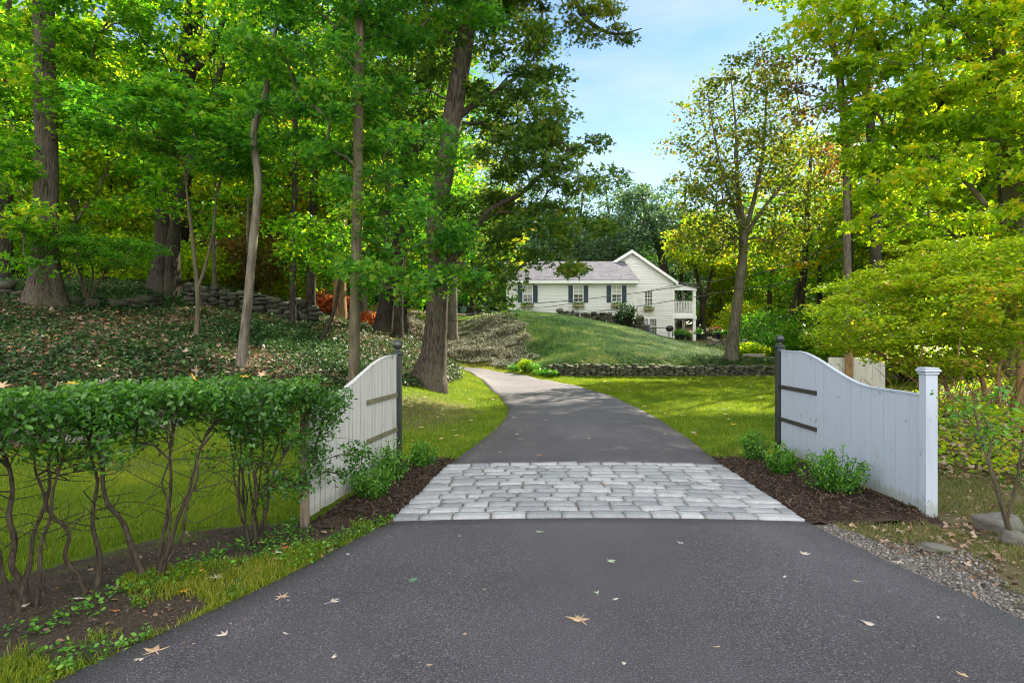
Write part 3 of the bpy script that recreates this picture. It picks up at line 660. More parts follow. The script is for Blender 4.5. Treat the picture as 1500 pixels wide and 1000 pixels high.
# ------------------------------------------------------------------ gates: posts and wing fences
def gate_post(x, y, top, label):
    t = thing('gate_post', label, 'post', (x, y, 0))
    mb = MB(); mb.box(-.052, .052, -.052, .052, -.2, top - .19, .006); mb.build('shaft', M['post_black'], t)
    mb = MB(); z = top - .19
    mb.lathe([(.06, z), (.082, z + .008), (.084, z + .018), (.066, z + .028), (.05, z + .04), (.03, z + .05), (.024, z + .062), (.03, z + .07)], 24); mb.build('cap', M['post_black'], t, True)
    mb = MB(); c = top - .062; mb.lathe([(.062 * math.sin(PI * k / 14) + .0005, c - .062 * math.cos(PI * k / 14)) for k in range(15)], 24); mb.build('ball_finial', M['post_black'], t, True)
    return t
gate_post(-1.455, 7.80, 1.62, 'black post with ball finial at the end of the worn left fence')
gate_post(3.88, 8.90, 1.70, 'black post with ball finial at the end of the clean right fence')

def wing_fence(name, A, B, prof, bottom, mat, label, board_w, strap_mat, straps, strap_len, side, gap):
    """boards from A (gate end) to B; prof(s)->top height; side=+1 when the drive lies on local +y"""
    A = np.array(A); B = np.array(B); d = B - A; L = np.hypot(*d); ang = math.atan2(d[1], d[0])
    t = thing(name, label, 'fence', (A[0], A[1], 0), ang)
    mb = MB(); n = int(L / board_w); w = L / n
    for i in range(n):
        x0, x1 = i * w + gap, (i + 1) * w - gap; z0 = bottom + random.uniform(-.008, .008); yo = random.uniform(-.0015, .0015)
        xs = np.linspace(x0, x1, 5); poly = [(x0, z0), (x1, z0)] + [(float(x), float(prof(x / L))) for x in xs[::-1]]
        m_ = len(poly); v = [(p[0], -.012 + yo, p[1]) for p in poly] + [(p[0], .012 + yo, p[1]) for p in poly]
        mb.add(v, [tuple(range(m_ - 1, -1, -1)), tuple(range(m_, 2 * m_))] + [(k, (k + 1) % m_, m_ + (k + 1) % m_, m_ + k) for k in range(m_)])
    mb.build('boards', mat, t)
    mb = MB(); xs = np.linspace(0, L, 60)   # cap strip follows the curve
    vs = []; f = []
    for x in xs:
        z = float(prof(x / L)); vs += [(x, -.022, z), (x, .022, z), (x, .022, z + .016), (x, -.022, z + .016)]
    for i in range(59):
        for k in range(4): f.append((i * 4 + k, i * 4 + (k + 1) % 4, i * 4 + 4 + (k + 1) % 4, i * 4 + 4 + k))
    f += [(0, 1, 2, 3), (236, 237, 238, 239)]; mb.add(vs, f); mb.build('cap_strip', mat, t)
    for z in (bottom + .12, .6):   # back rails
        m2 = MB(); m2.box(.02, L - .02, -side * .014 - .02 - (.02 if side > 0 else -.02), -side * .014 + .02 - (.02 if side > 0 else -.02), z, z + .085); m2.build('rail', mat, t)
    for z in straps:
        m2 = MB(); a_, b_ = sorted((side * .0165, side * .030)); m2.box(.0, strap_len, a_, b_, z - .027, z + .027, .003); m2.build('strap', strap_mat, t)
    return t, L
def prof_r(s): s = np.clip(s, 0, 1); return 1.10 + .34 * (1 - sst(.16, .74, s)) + .02 * (1 - s) - .0 * s
def prof_l(s): s = np.clip(s, 0, 1); return 1.06 + .345 * (1 - sst(.10, .86, s)) + .01 * (1 - s)
fr_, Lr = wing_fence('wing_fence', (3.88, 8.83), (3.80, 5.66), prof_r, .045, M['paint_blue'], 'clean white board fence with scooped top beside the right flower bed', .205, M['iron'], (.95, .49), 1.10, -1, .0026)
mb = MB(); mb.box(Lr, Lr + .105, -.0525, .0525, -.25, 1.30, .004); ep = mb.build('end_post', M['paint_blue'], fr_)
mb = MB(); mb.box(Lr - .010, Lr + .115, -.0625, .0625, 1.30, 1.322, .004); mb.box(Lr - .022, Lr + .127, -.0745, .0745, 1.323, 1.347, .006); mb.box(Lr - .012, Lr + .117, -.0645, .0645, 1.348, 1.364, .006); cpb = mb.build('post_cap', M['paint_blue'], ep)
fl_, Ll = wing_fence('wing_fence', (-1.465, 7.73), (-1.80, 5.42), prof_l, .06, M['paint_worn'], 'worn white board fence with scooped top behind the hedge', .105, M['strap_wood'], (.93, .50), 1.0, 1, .004)
mb = MB(); mb.box(Ll + .004, Ll + .058, -.045, .02, -.25, 1.20, .004); mb.build('end_post', M['wood_post'], fl_)

# white fence and timber post far behind the right bed
def bfence():
    t = thing('board_fence', 'pale board fence with a timber post half hidden under the layered shrub', 'fence', (8.03, 15.6, h1(8.3, 15.6)), 0)
    mb = MB()
    for i in range(9): mb.box(i * .16 + .003, i * .16 + .157, -.012, .012, .0, 1.15)
    mb.build('boards', M['paint_worn'], t)
    mb = MB(); mb.box(.41, .58, -.1, .0 - .014, -.2, 1.32, .01); mb.build('timber_post', M['bark_tan'], t)
    mb = MB(); mb.box(0, 1.44, .013, .05, .3, .38); mb.build('rail', M['paint_worn'], t)
bfence()

# ------------------------------------------------------------------ house
hs = thing('house', 'white clapboard house with grey shingle wing and two storey porch on the knoll', 'house', (4, 44.6, 3.3))
HX, HY, HZ = 4, 44.6, 3.3
class HB(MB):
    def build(s, name, mat, parent=None, smooth=False):
        root_off = (HX, HY, HZ); s.v = [(p[0] - HX, p[1] - HY, p[2] - HZ) for p in s.v]
        return MB.build(s, name, mat, parent, smooth)
WL, WR, Ye, Zev = -.40, 9.04, 44.6, 5.93     # wing left, right, front wall, eave height
mb = HB(); mb.box(WL, WR, Ye, 51, 2.2, Zev + .05); mb.prism([(Ye, Zev + .05), (51, Zev + .05), (51, 7.9)], 'x', WL, WL + .02); mb.build('wing_wall', M['siding'], hs)
# gable house body
GL, GR, GY = 8.3, 13.25, 50.2
pk = (9.75, 8.95)
mb = HB(); mb.prism([(GL, 1.0), (GR, 1.0), (GR, 6.42), (pk[0], pk[1] - .14), (GL, 8.0)], 'y', GY, GY + 8); mb.build('main_wall', M['siding'], hs)
# clapboards: real overlapping courses
mb = HB(); z = 2.3
while z < Zev - .2:
    mb.prism([(Ye - .003, z), (Ye - .030, z + .003), (Ye - .006, z + .195), (Ye - .003, z + .195)], 'x', WL + .085, WR - .105); z += .2
mb.build('clapboards', M['siding'], hs)
mb = HB(); z = 1.3
while z < 8.5:
    zt = z + .195; xa = max(GL + .02, pk[0] - (pk[1] - .34 - zt) * (pk[0] - (pk[0] - 2.6)) / (pk[1] - 7.35)) if zt > 7.3 else GL + .02; xb = min(GR - .105, pk[0] + (pk[1] - .30 - zt) * (GR + .25 - pk[0]) / (pk[1] - 6.34))
    if xb > xa + .1: mb.prism([(GY - .003, z), (GY - .030, z + .003), (GY - .006, zt), (GY - .003, zt)], 'x', xa, xb)
    z += .2
mb.build('clapboards', M['siding'], hs)
# roofs
def slab(x0, y0, z0, x1, y1, z1, th, mode):
    m_ = HB()
    if mode == 'y': v = [(x0, y0, z0), (x1, y0, z0), (x1, y1, z1), (x0, y1, z1)]
    else: v = [(x0, y0, z0), (x1, y0, z1), (x1, y1, z1), (x0, y1, z0)]
    m_.add(v + [(p[0], p[1], p[2] + th) for p in v], [(3, 2, 1, 0), (4, 5, 6, 7), (0, 1, 5, 4), (1, 2, 6, 5), (2, 3, 7, 6), (3, 0, 4, 7)]); return m_
rw = slab(WL - .22, Ye - .35, Zev - .02, WR + .14, GY - .002, 8.02, .12, 'y').build('wing_roof', M['shingle'], hs)
mb = HB(); mb.box(WL - .20, WR + .12, Ye - .39, Ye - .36, Zev - .14, Zev + .07); mb.build('gutter', M['trim'], rw)
mb = HB(); mb.box(WL - .18, WR + .1, Ye - .355, Ye + .0, Zev - .16, Zev - .13); mb.build('soffit', M['trim'], rw)
m_ = slab(WL - .25, Ye - .36, Zev - .14, WL - .222, GY - .01, 7.90, .26, 'y'); m_.build('rake_board', M['trim'], rw)
m_ = slab(pk[0], GY - .3, pk[1], GR + .25, GY + 8.2, 6.34, .12, 'x'); rm = m_.build('main_roof', M['shingle'], hs)
m_ = slab(pk[0] - 2.6, GY - .3, 7.35, pk[0], GY + 8.2, pk[1], .12, 'x'); m_.build('main_roof', M['shingle'], hs)
m_ = slab(pk[0], GY - .33, pk[1] - .16, GR + .25, GY - .302, 6.18, .26, 'x'); m_.build('rake_board', M['trim'], rm)
m_ = slab(pk[0] - 2.6, GY - .33, 7.19, pk[0], GY - .302, pk[1] - .16, .26, 'x'); m_.build('rake_board', M['trim'], rm)
mb = HB(); mb.box(8.2, 10.9, GY - .05, GY - .01, 7.95, 8.05); mb.box(pk[0] - .04, pk[0] + .04, GY - .05, GY - .01, 8.05, 8.78); mb.build('gable_trim', M['trim'], hs)
mb = HB(); mb.box(WL - .02, WL + .08, Ye - .02, Ye - .003, 2.4, Zev - .16); mb.build('corner_board', M['trim'], hs); mb = HB(); mb.box(WR - .1, WR + .02, Ye - .02, Ye - .003, 2.2, Zev - .16); mb.build('corner_board', M['trim'], hs); mb = HB(); mb.box(GR - .1, GR + .02, GY - .02, GY - .003, 1.2, 6.3); mb.build('corner_board', M['trim'], hs)
mb = HB(); mb.tube([(WR - .16, Ye - .07, Zev - .1), (WR - .16, Ye - .07, 2.6)], .045, 8); mb.build('downspout', M['trim'], hs)
def window(xc, y, z0, z1, w, rows=2, cols=2, shut=False, box=False, blind=False, green=True):
    m_ = HB(); fw = .06
    m_.box(xc - w / 2 - fw, xc - w / 2, y - .06, y - .004, z0 - fw, z1 + fw); m_.box(xc + w / 2, xc + w / 2 + fw, y - .06, y - .004, z0 - fw, z1 + fw)
    m_.box(xc - w / 2, xc + w / 2, y - .06, y - .004, z1, z1 + fw); m_.box(xc - w / 2 - .03, xc + w / 2 + .03, y - .09, y - .061, z0 - fw - .03, z0 - .01); m_.box(xc - w / 2, xc + w / 2, y - .06, y - .004, z0 - fw, z0)
    zm = (z0 + z1) / 2; m_.box(xc - w / 2, xc + w / 2, y - .055, y - .038, zm - .03, zm + .03)
    for i in range(1, cols): m_.box(xc - w / 2 + w * i / cols - .012, xc - w / 2 + w * i / cols + .012, y - .052, y - .038, z0, zm - .03); m_.box(xc - w / 2 + w * i / cols - .012, xc - w / 2 + w * i / cols + .012, y - .052, y - .038, zm + .03, z1)
    for j in (1, 3) if rows > 1 else ():
        z = z0 + (z1 - z0) * j / 4; m_.box(xc - w / 2, xc + w / 2, y - .050, y - .038, z - .01, z + .01)
    fr0 = m_.build('window', M['trim'], hs)
    g_ = HB(); g_.box(xc - w / 2 + .001, xc + w / 2 - .001, y - .037, y - .034, z0 + .001, z1 - .001); g_.build('pane', M['glass'], fr0)
    if blind: g_ = HB(); g_.box(xc - w / 2 + .01, xc + w / 2 - .01, y - .0425, y - .0375, zm + .03, z1 - .01); g_.build('blind', M['blind'], fr0)
    if shut:
        for s in (-1, 1):
            x0 = xc + s * (w / 2 + fw + .02); x1 = x0 + s * .33; x0, x1 = min(x0, x1), max(x0, x1)
            g_ = HB(); g_.box(x0, x1, y - .058, y - .004, z0 - .05, z1 + .05, .004)
            for k in range(14): zz = z0 + (z1 - z0) * (k + .5) / 14; g_.box(x0 + .04, x1 - .04, y - .070, y - .059, zz - .02, zz + .02)
            g_.build('shutter', M['shutter'], hs)
for px, bl in ((773, True), (847, True), (903, True)):
    xc = (px - 750) / 900 * 44.6; window(xc, Ye, 4.48, 5.60, .62, 2, 2, True, False, bl)
window((950 - 750) / 900 * GY, GY, 4.55, 5.70, .58, 2, 3)
window((944 - 750) / 900 * GY, GY, 2.20, 3.45, .55, 2, 3); window((956.5 - 750) / 900 * GY, GY, 2.20, 3.45, .55, 2, 3)
def winbox(px, y, z, lab):
    xc = (px - 750) / 900 * y; t = thing('window_box', lab, 'planter', (xc, y - .08, z), 0, 'window boxes on the house')
    mb = MB(); mb.box(-.42, .42, -.22, -.02, 0, .16, .01); mb.build('box', M['terracotta'], t)
    n = 130; p = np.stack([rng.uniform(-.42, .42, n), rng.uniform(-.24, -.0, n), rng.uniform(.12, .34, n)], -1); p[:30, 2] -= .3
    link('foliage', leaf_mesh('foliage', p, .1), M['leaf_box'], t)
winbox(773, 44.6, 4.10, 'planter box under the left shuttered window'); winbox(847, 44.6, 4.10, 'planter box under the middle shuttered window')
winbox(903, 44.6, 4.10, 'planter box under the right shuttered window'); winbox(950, GY, 4.16, 'planter box under the small gable window')
# porch
PX0, PX1 = 13.26, 15.05
mb = HB(); mb.box(PX0 + .02, PX1, GY + .1, GY + 3.6, 3.72, 3.95); mb.box(PX0 + .02, PX1 + .06, GY + .04, GY + 3.6, 3.48, 3.71); fl2 = mb.build('porch_floor', M['trim'], hs)
m_ = slab(GR + .2, GY - .1, 6.42, PX1 + .25, GY + 3.9, 5.92, .1, 'x'); pr = m_.build('porch_roof', M['shingle'], hs)
mb = HB(); mb.prism([(PX0 + .02, 5.78), (PX1 + .05, 5.78), (PX1 + .05, 5.96), (PX0 + .02, 6.38)], 'y', GY + .02, GY + .1); mb.build('porch_fascia', M['trim'], pr)
for (x, y, z0, z1) in ((PX1 - .1, GY + .2, 3.95, 5.80), (PX1 - .1, GY + 3.3, 3.95, 5.8), (PX1 - .1, GY + .2, 1.55, 3.48), (PX1 - .1, GY + 3.3, 1.55, 3.48), (PX0 + .95, GY + 3.3, 3.95, 5.8)):
    mb = HB(); mb.box(x - .11, x + .11, y - .11, y + .11, z0, z1); mb.box(x - .15, x + .15, y - .15, y + .15, z1 - .1, z1 - .003); mb.build('porch_column', M['trim'], hs)
mb = HB()
for y in (GY + .2, GY + 3.3):
    mb.box(PX0 + .05, PX1 - .22, y - .03, y + .03, 4.84, 4.90); mb.box(PX0 + .05, PX1 - .22, y - .02, y + .02, 4.03, 4.07)
    for k in range(12): x = PX0 + .1 + k * .13; mb.box(x, x + .05, y - .015, y + .015, 4.07, 4.84)
for k in range(22): yy = GY + .35 + k * .13; mb.box(PX1 - .12, PX1 - .08, yy, yy + .05, 4.07, 4.84)
mb.box(PX1 - .13, PX1 - .07, GY + .32, GY + 3.18, 4.84, 4.90); mb.build('railing', M['trim'], hs)
mb = HB(); mb.box(PX0 + .1, PX0 + .75, GY + 2.2, GY + 2.35, 1.5, 3.47); mb.build('porch_wall', M['siding'], hs)
mb = HB(); mb.tube([(PX0 + .55, GY + 2.12, 2.75), (PX0 + .55, GY + 2.12, 3.0)], .09, 10); mb.build('wall_lantern', M['black_metal'], hs)

# dry stone walls: each wall is one thing, its stones modelled
def stone_wall(name, label, line, hfun, thick, mat, size=(.28, .13), base=None, seed=5):
    r = np.random.default_rng(seed); line = np.array(line, float); seg = np.hypot(*np.diff(line, axis=0).T); S = np.concatenate([[0], np.cumsum(seg)]); L = S[-1]
    p0 = (line[0][0], line[0][1], h1(*line[0])); t = thing(name, label, 'stone wall', p0)
    TV = []; TF = []; TT = []; nst = 0
    ico = [(math.cos(a_) * math.cos(b_), math.sin(a_) * math.cos(b_), math.sin(b_)) for b_ in (-1.1, -.45, .35, 1.05) for a_ in np.arange(8) * PI / 4]
    fc = [(i * 8 + k, i * 8 + (k + 1) % 8, i * 8 + 8 + (k + 1) % 8, i * 8 + 8 + k) for i in range(3) for k in range(8)] + [tuple(range(7, -1, -1)), tuple(range(24, 32))]
    ico = np.array(ico); lp = []; st_ = []
    x = 0
    z = 0.0; s = 0
    while s < L:
        w = size[0] * r.uniform(.6, 1.5); sm = min(s + w / 2, L); X = np.interp(sm, S, line[:, 0]); Y = np.interp(sm, S, line[:, 1]); k = min(np.searchsorted(S, sm) - 1, len(seg) - 1); k = max(k, 0)
        d = (line[k + 1] - line[k]) / seg[k]; b_ = h1(X, Y) if base is None else base(X, Y); top = hfun(sm / L) * r.uniform(.88, 1.1); z = -.1
        while z < top:
            hh = size[1] * r.uniform(.6, 1.5)
            sgn = np.sign(ico) * np.abs(ico) ** .6
            off = r.uniform(-.05, .05) * thick
            v = sgn * np.array([w * r.uniform(.48, .62), thick / 2 * r.uniform(.85, 1.1), hh * .56]) + r.normal(0, .12, sgn.shape) * np.array([w, thick * .4, hh])
            sh = r.uniform(-.25, .25) * w
            V = np.stack([X + d[0] * (v[:, 0] + sh) - d[1] * (v[:, 1] + off), Y + d[1] * (v[:, 0] + sh) + d[0] * (v[:, 1] + off), b_ + z + hh / 2 + v[:, 2]], -1) - np.array(p0)
            base_i = len(TV) * 32; TV.append(V); TT += [r.random()] * 32
            for f in fc: st_.append(len(lp)); lp.extend([q_ + base_i for q_ in f])
            z += hh
        s += w
    me = raw_mesh('stones', np.concatenate(TV), loops=lp, starts=st_, tint=TT); link('stones', me, mat, t); return t
wl = [(1.6, 28.45), (3, 28.15), (5, 28.02), (7, 28.02), (9, 28.1), (11, 28.4), (12.4, 28.9), (13.6, 30.2)]
stone_wall('retaining_wall', 'long low dry stone retaining wall between the lawn and the grassy knoll', wl, lambda s: .50 - .04 * s, .45, M['stone'], (.22, .09), base=lambda x, y: -.02)
stone_wall('terrace_wall', 'dry stone wall below the clapboard wing at the crest of the knoll', [(3.2, 42.9), (6, 42.8), (8.9, 42.8), (9.35, 44.5)], lambda s: .35 + .75 * min(1, s * 1.3), .5, M['stone'], (.34, .17), base=lambda x, y: h1(x, y) - .08)
stone_wall('bank_wall', 'mossy dark dry stone wall on top of the wooded bank', [(-10.9, 20.6), (-9.5, 20.9), (-8.2, 21.4), (-7.0, 21.8)], lambda s: .62, .5, M['stone_dark'], (.36, .15), seed=8)
stone_wall('rock_edging', 'low mossy rock edging beside the big trunk at the far left of the bank', [(-18, 17.5), (-15, 17.3), (-13.8, 17.5), (-12.3, 17.8), (-11.2, 19.6)], lambda s: .22, .5, M['stone_dark'], (.5, .16), seed=9)
stone_wall('stone_kerb', 'row of grey fieldstones at the foot of the bank behind the hedge', [(-9.6, 8.6), (-8.2, 9.0), (-6.8, 9.6), (-5.9, 10.6)], lambda s: .16, .4, M['boulder'], (.45, .15), seed=11)
stone_wall('patio_wall', 'tan stone patio wall with flower pots to the right of the porch', [(13.2, 41.3), (15.0, 41.0), (16.6, 41.2), (17.4, 42.8)], lambda s: .85, .4, M['stone_pale'], (.4, .18), seed=12, base=lambda x, y: .85)
# steps
for i in range(5):
    x, y = 12.75 + i * .62, 32.2 - i * .35 + .2; z = .95 - i * .16
    o_ = MB(); o_.box(-.55, .55, -.25, .25, -.35, .0, .03); s_ = o_.build('garden_step', M['stone_pale'])
    me_ = s_.data; at = me_.attributes.new('tint', 'FLOAT', 'POINT'); at.data.foreach_set('value', [.9] * len(me_.vertices))
    s_.location = (x, y, z + h1(14, 31) * .0); s_.rotation_euler = (0, 0, -.35)
    tag(s_, ['topmost', 'second highest', 'middle', 'second lowest', 'lowest'][i] + ' pale stone slab of the garden steps beside the lawn tree', 'step', 'garden steps')

# patio things
def grill():
    x, y = (981 - 750) / 900 * 44, 44; z = h1(x, y); t = thing('grill', 'black barrel grill with a side shelf under the porch', 'grill', (x, y, z))
    mb = MB(); mb.lathe([(.05, .62), (.22, .68), (.28, .8), (.28, .88), (.22, 1.0), (.05, 1.06)], 14); mb.build('bowl', M['black_metal'], t, True)
    mb = MB(); mb.box(-1.2, -.3, -.25, .25, .86, .90, .008); mb.build('side_shelf', M['black_metal'], t)
    for (dx, dy) in ((-.15, -.15), (.15, -.15), (0, .18), (-1.1, -.2), (-1.1, .2)):
        mb = MB(); mb.tube([(dx, dy, .88 if dx < -1 else .75), (dx * 1.05, dy, -.1)], .02, 6); mb.build('leg', M['black_metal'], t)
grill()
def acunit():
    x, y = 8.95, 43.6
    x, y = (934 - 750) / 900 * 43.8, 43.8; t = thing('air_conditioner', 'grey air conditioning unit against the lower windows', 'appliance', (x + .35, y, 1.95))
    mb = MB(); mb.box(-.45, .45, -.4, .4, 0, .85, .02); mb.build('casing', M['grey_metal'], t)
    mb = MB()
    for k in range(10): mb.box(-.4, .4, -.415, -.402, .08 + k * .075, .12 + k * .075)
    mb.build('grille', M['black_metal'], t)
acunit()
def potplant(px, D, z, lab, col, s=1.0, seed=0, potm='pot'):
    x = (px - 750) / 900 * D; t = thing('flower_pot', lab, 'potted plant', (x, D, z))
    mb = MB(); mb.lathe([(.13 * s, 0), (.2 * s, .3 * s), (.22 * s, .32 * s), (.22 * s, .36 * s), (.18 * s, .36 * s)], 14); mb.build('pot', M[potm], t, True)
    r = np.random.default_rng(seed); n = 260; d = r.normal(size=(n, 3)); d /= np.linalg.norm(d, axis=1)[:, None]; p = d * (r.random(n) ** .4 * .36 * s)[:, None]; p[:, 2] = np.abs(p[:, 2]) * 1.2 + .34 * s
    link('foliage', leaf_mesh('foliage', p, .11), M['leaf_box'], t)
    if col: p2 = p[p[:, 2] > .5 * s][:90] * 1.07; link('blossoms', leaf_mesh('blossoms', p2, .08), M[col], t)
potplant(1000, 46, 1.72, 'blue pot of leafy flowers in front of the porch column', None, 1.1, 1); potplant(992, 46.5, 1.72, 'blue pot of yellow flowers beside the grill', 'leaf_gold', 1.0, 2)
potplant(1008, 46, 1.72, 'small pot at the foot of the outer porch column', None, .8, 3); potplant(1024, 43, 1.78, 'leafy pot on the patio wall nearest the porch', None, 1.0, 4)
potplant(1051, 41.2, 1.75, 'pot of red flowers standing on the patio wall', 'flower', 1.1, 5); potplant(1061, 41.3, 1.72, 'green pot plant beside the red flowers on the patio wall', None, .9, 6, 'terracotta')

# cables over the lawn in front of the house
def cable(lab, pts, sag):
    pts = [np.array(p) for p in pts]; path = []
    for i in range(len(pts) - 1):
        for k in range(17):
            u = k / 16
            if i and k == 0: continue
            p = pts[i] * (1 - u) + pts[i + 1] * u; p[2] -= sag * 4 * u * (1 - u); path.append(tuple(p))
    mb = MB(); mb.tube(path, .018, 5); o_ = mb.build('overhead_cable', M['cable'], smooth=True); tag(o_, lab, 'cable', 'overhead cables in front of the house')
cable('upper overhead cable ending at the main gable eave of the house', [P(655, 462, 38), P(990, 417, 50)], .35)
cable('middle overhead cable running past the house to the lawn tree', [P(650, 450, 30), P(1082, 405, 27.5), P(1244, 345, 24)], .3)
cable('lower overhead cable crossing below the shuttered windows', [P(655, 470, 32), P(1080, 423, 28), P(1246, 372, 24)], .35)

# ------------------------------------------------------------------ named trees
W = lambda *pts: [tuple(P(*p)) for p in pts]
def gtree(px, D, pts):  # trunk path: first point on the ground
    return [base_at(px, D)] + W(*pts)
T = make_tree
# -- left side
T('oak_tree', 'big leaning oak with a flared base between the left gate post and the driveway bend', 'tree',
  gtree(628, 17.8, [(638, 500, 17.7), (642, 400, 17.5), (640, 320, 17.4), (653, 240, 17.2), (670, 130, 17), (688, 20, 17), (700, -90, 17), (712, -220, 17)]), [.40, .31, .29, .28, .27, .26, .24, .2, .14],
  [E(740, 110, 18, 85, 150, 2.5), E(790, 235, 16.5, 90, 70, 1.6), E(800, 345, 16, 95, 46, 1.6), E(850, 250, 16.2, 45, 55, 1.1), E(700, -130, 17, 170, 120, 4), E(600, 60, 18.5, 90, 160, 2.5), E(830, 395, 15.6, 45, 14, .8), E(700, 330, 17, 60, 60, 1.5), E(730, 400, 16.5, 40, 40, 1)],
  290, .14, 165, M['leaf_oak'], M['bark_oak'], seed=3, spread=.62, dmin=.55, tmpl=T_MAPLE, nside=22, start=.3, flare=1.6, wob=.08,
  extra=[(W((648, 395, 17.5), (680, 360, 17.2), (715, 310, 16.8), (760, 285, 16.5), (800, 250, 16.2), (840, 215, 16)), [.12, .1, .085, .07, .05, .02]),
         (W((660, 180, 17.2), (700, 150, 17.4), (760, 110, 17.6), (800, 60, 17.8)), [.12, .08, .05, .02])])
T('oak_tree', 'oak whose single leafy bough hangs into the open sky above the driveway', 'tree', [base_at(560, 24), tuple(P(590, 300, 23.5)), tuple(P(640, 60, 22)), tuple(P(700, -60, 20))], [.3, .26, .22, .18],
  [E(885, 30, 15, 42, 26, .9), E(925, 42, 15, 25, 12, .5), E(835, 5, 15.2, 30, 30, .8), E(800, -60, 16, 60, 50, 2), E(740, -50, 18, 80, 60, 2)], 90, .10, 130, M['leaf_thin'], M['bark_dark'], seed=14, spread=.42, dmin=.4, tmpl=T_MAPLE, start=.6,
  extra=[(W((700, -60, 20), (780, -50, 17), (835, -8, 15.5), (860, 30, 15.1), (900, 50, 15), (940, 42, 15)), [.12, .1, .07, .06, .03, .012])], tint_lo=.0, tint_hi=.8)
T('maple_tree', 'straight slim maple rising just behind the worn left fence', 'tree', gtree(517, 12.6, [(521, 400, 12.6), (524, 250, 12.5), (526, 80, 12.4), (530, -60, 12.3), (535, -220, 12.3)]), [.115, .105, .10, .095, .085, .06],
  [E(560, 200, 12.6, 110, 120, 1.8), E(470, 120, 13, 110, 120, 2), E(600, 330, 12.8, 85, 55, 1.3), E(630, 415, 12.6, 95, 26, .9), E(560, -80, 12.5, 200, 120, 3), E(545, 395, 12.9, 50, 40, 1)],
  165, .125, 140, M['leaf_deep'], M['bark_smooth'], seed=5, spread=.55, dmin=.5, tmpl=T_MAPLE, start=.2, flare=1.3)
T('dead_topped_tree', 'crooked slim tree with a bare pale top behind the middle of the hedge', 'tree', gtree(352, 13.2, [(362, 450, 13.2), (371, 350, 13.2), (378, 270, 13.1), (372, 215, 13.1), (374, 180, 13), (388, 140, 13), (398, 90, 13), (401, 55, 13), (410, 25, 13)]), [.11, .095, .088, .08, .078, .072, .064, .055, .045, .02],
  [E(395, 120, 13.2, 40, 60, .8)], 7, .10, 40, M['leaf_maple'], M['bark_grey'], seed=6, spread=.4, dmin=.4, tmpl=T_MAPLE, start=.6, flare=1.4)
T('maple_tree', 'huge dark trunked maple at the far left on top of the bank', 'tree', gtree(66, 17, [(66, 380, 17), (68, 260, 17), (66, 120, 17), (64, 0, 17), (62, -150, 17), (66, -280, 17)]), [.38, .31, .28, .26, .25, .21, .14],
  [E(30, 120, 16.5, 110, 150, 3), E(150, 60, 18, 110, 130, 3), E(10, 310, 15, 60, 100, 2), E(80, -150, 17, 200, 120, 4)], 150, .15, 150, M['leaf_maple'], M['bark_oak'], seed=7, spread=.65, dmin=.55, tmpl=T_MAPLE, nside=20, start=.25, flare=1.7, wob=.08)
T('maple_tree', 'heavy twin stemmed maple with an almost black trunk behind the bank', 'tree', gtree(240, 21.5, [(244, 380, 21.5), (250, 250, 21.5), (268, 130, 21.5), (285, 20, 21.5), (292, -120, 21.5), (296, -220, 21.5)]), [.46, .40, .37, .33, .3, .24, .14],
  [E(250, 60, 21, 150, 130, 3.5), E(330, 40, 20, 130, 120, 3), E(280, -120, 21, 190, 90, 4), E(200, 260, 20, 90, 60, 2), E(300, 280, 20, 90, 70, 2)], 160, .17, 120, M['leaf_maple'], M['bark_dark'], seed=8, spread=.75, dmin=.6, tmpl=T_KITE, nside=18, start=.25, flare=1.4,
  extra=[(W((252, 455, 21), (250, 400, 21), (262, 300, 21), (300, 180, 21), (330, 80, 21)), [.22, .19, .18, .14, .08]), (W((285, 100, 21), (312, 70, 21), (330, 20, 21)), [.16, .14, .06])])
T('maple_sapling', 'forked slender sapling with dark spreading sprays on the bank left of the crooked tree', 'tree', gtree(287, 14.8, [(290, 440, 14.8), (284, 370, 14.8), (276, 300, 14.7), (270, 240, 14.6)]), [.065, .055, .045, .035, .02],
  [E(270, 175, 13.8, 110, 45, 1.5), E(200, 180, 13.6, 80, 40, 1.3), E(330, 215, 13.6, 60, 40, 1.2)], 70, .12, 120, M['leaf_deep'], M['bark_smooth'], seed=9, spread=.5, flat=.3, dmin=.4, tmpl=T_MAPLE, start=.5, flare=1.3, twig_r=.007,
  extra=[(W((289, 425, 14.8), (302, 385, 14.8), (312, 340, 14.9), (318, 280, 15)), [.045, .035, .028, .012])], tilt=.4)
T('japanese_maple', 'low multi stemmed maple with a flat dark crown beside the huge left trunk', 'tree', gtree(127, 18.4, [(122, 420, 18.3), (112, 385, 18.2)]), [.07, .05, .02],
  [E(150, 370, 17.5, 95, 22, 1.6), E(110, 350, 17.5, 60, 20, 1.5)], 60, .075, 170, M['leaf_deep'], M['bark_smooth'], seed=10, spread=.5, flat=.25, dmin=.35, start=.3, flare=1.2, twig_r=.007,
  extra=[(W((128, 445, 18.4), (150, 405, 18.2), (170, 380, 18)), [.05, .035, .015]), (W((126, 447, 18.4), (136, 400, 18.1), (128, 370, 18)), [.04, .03, .015])], tilt=.35)
T('sapling', 'thin leaning sapling casting its shadow on the bank behind the fence', 'tree', gtree(467, 18.0, [(480, 480, 18.2), (493, 440, 18.4), (500, 390, 18.5), (505, 330, 18.5)]), [.07, .06, .055, .045, .02],
  [E(470, 350, 18, 60, 50, 1.5)], 26, .13, 120, M['leaf_maple'], M['bark_dark'], seed=11, spread=.6, dmin=.5, tmpl=T_KITE, start=.5, flare=1.2)
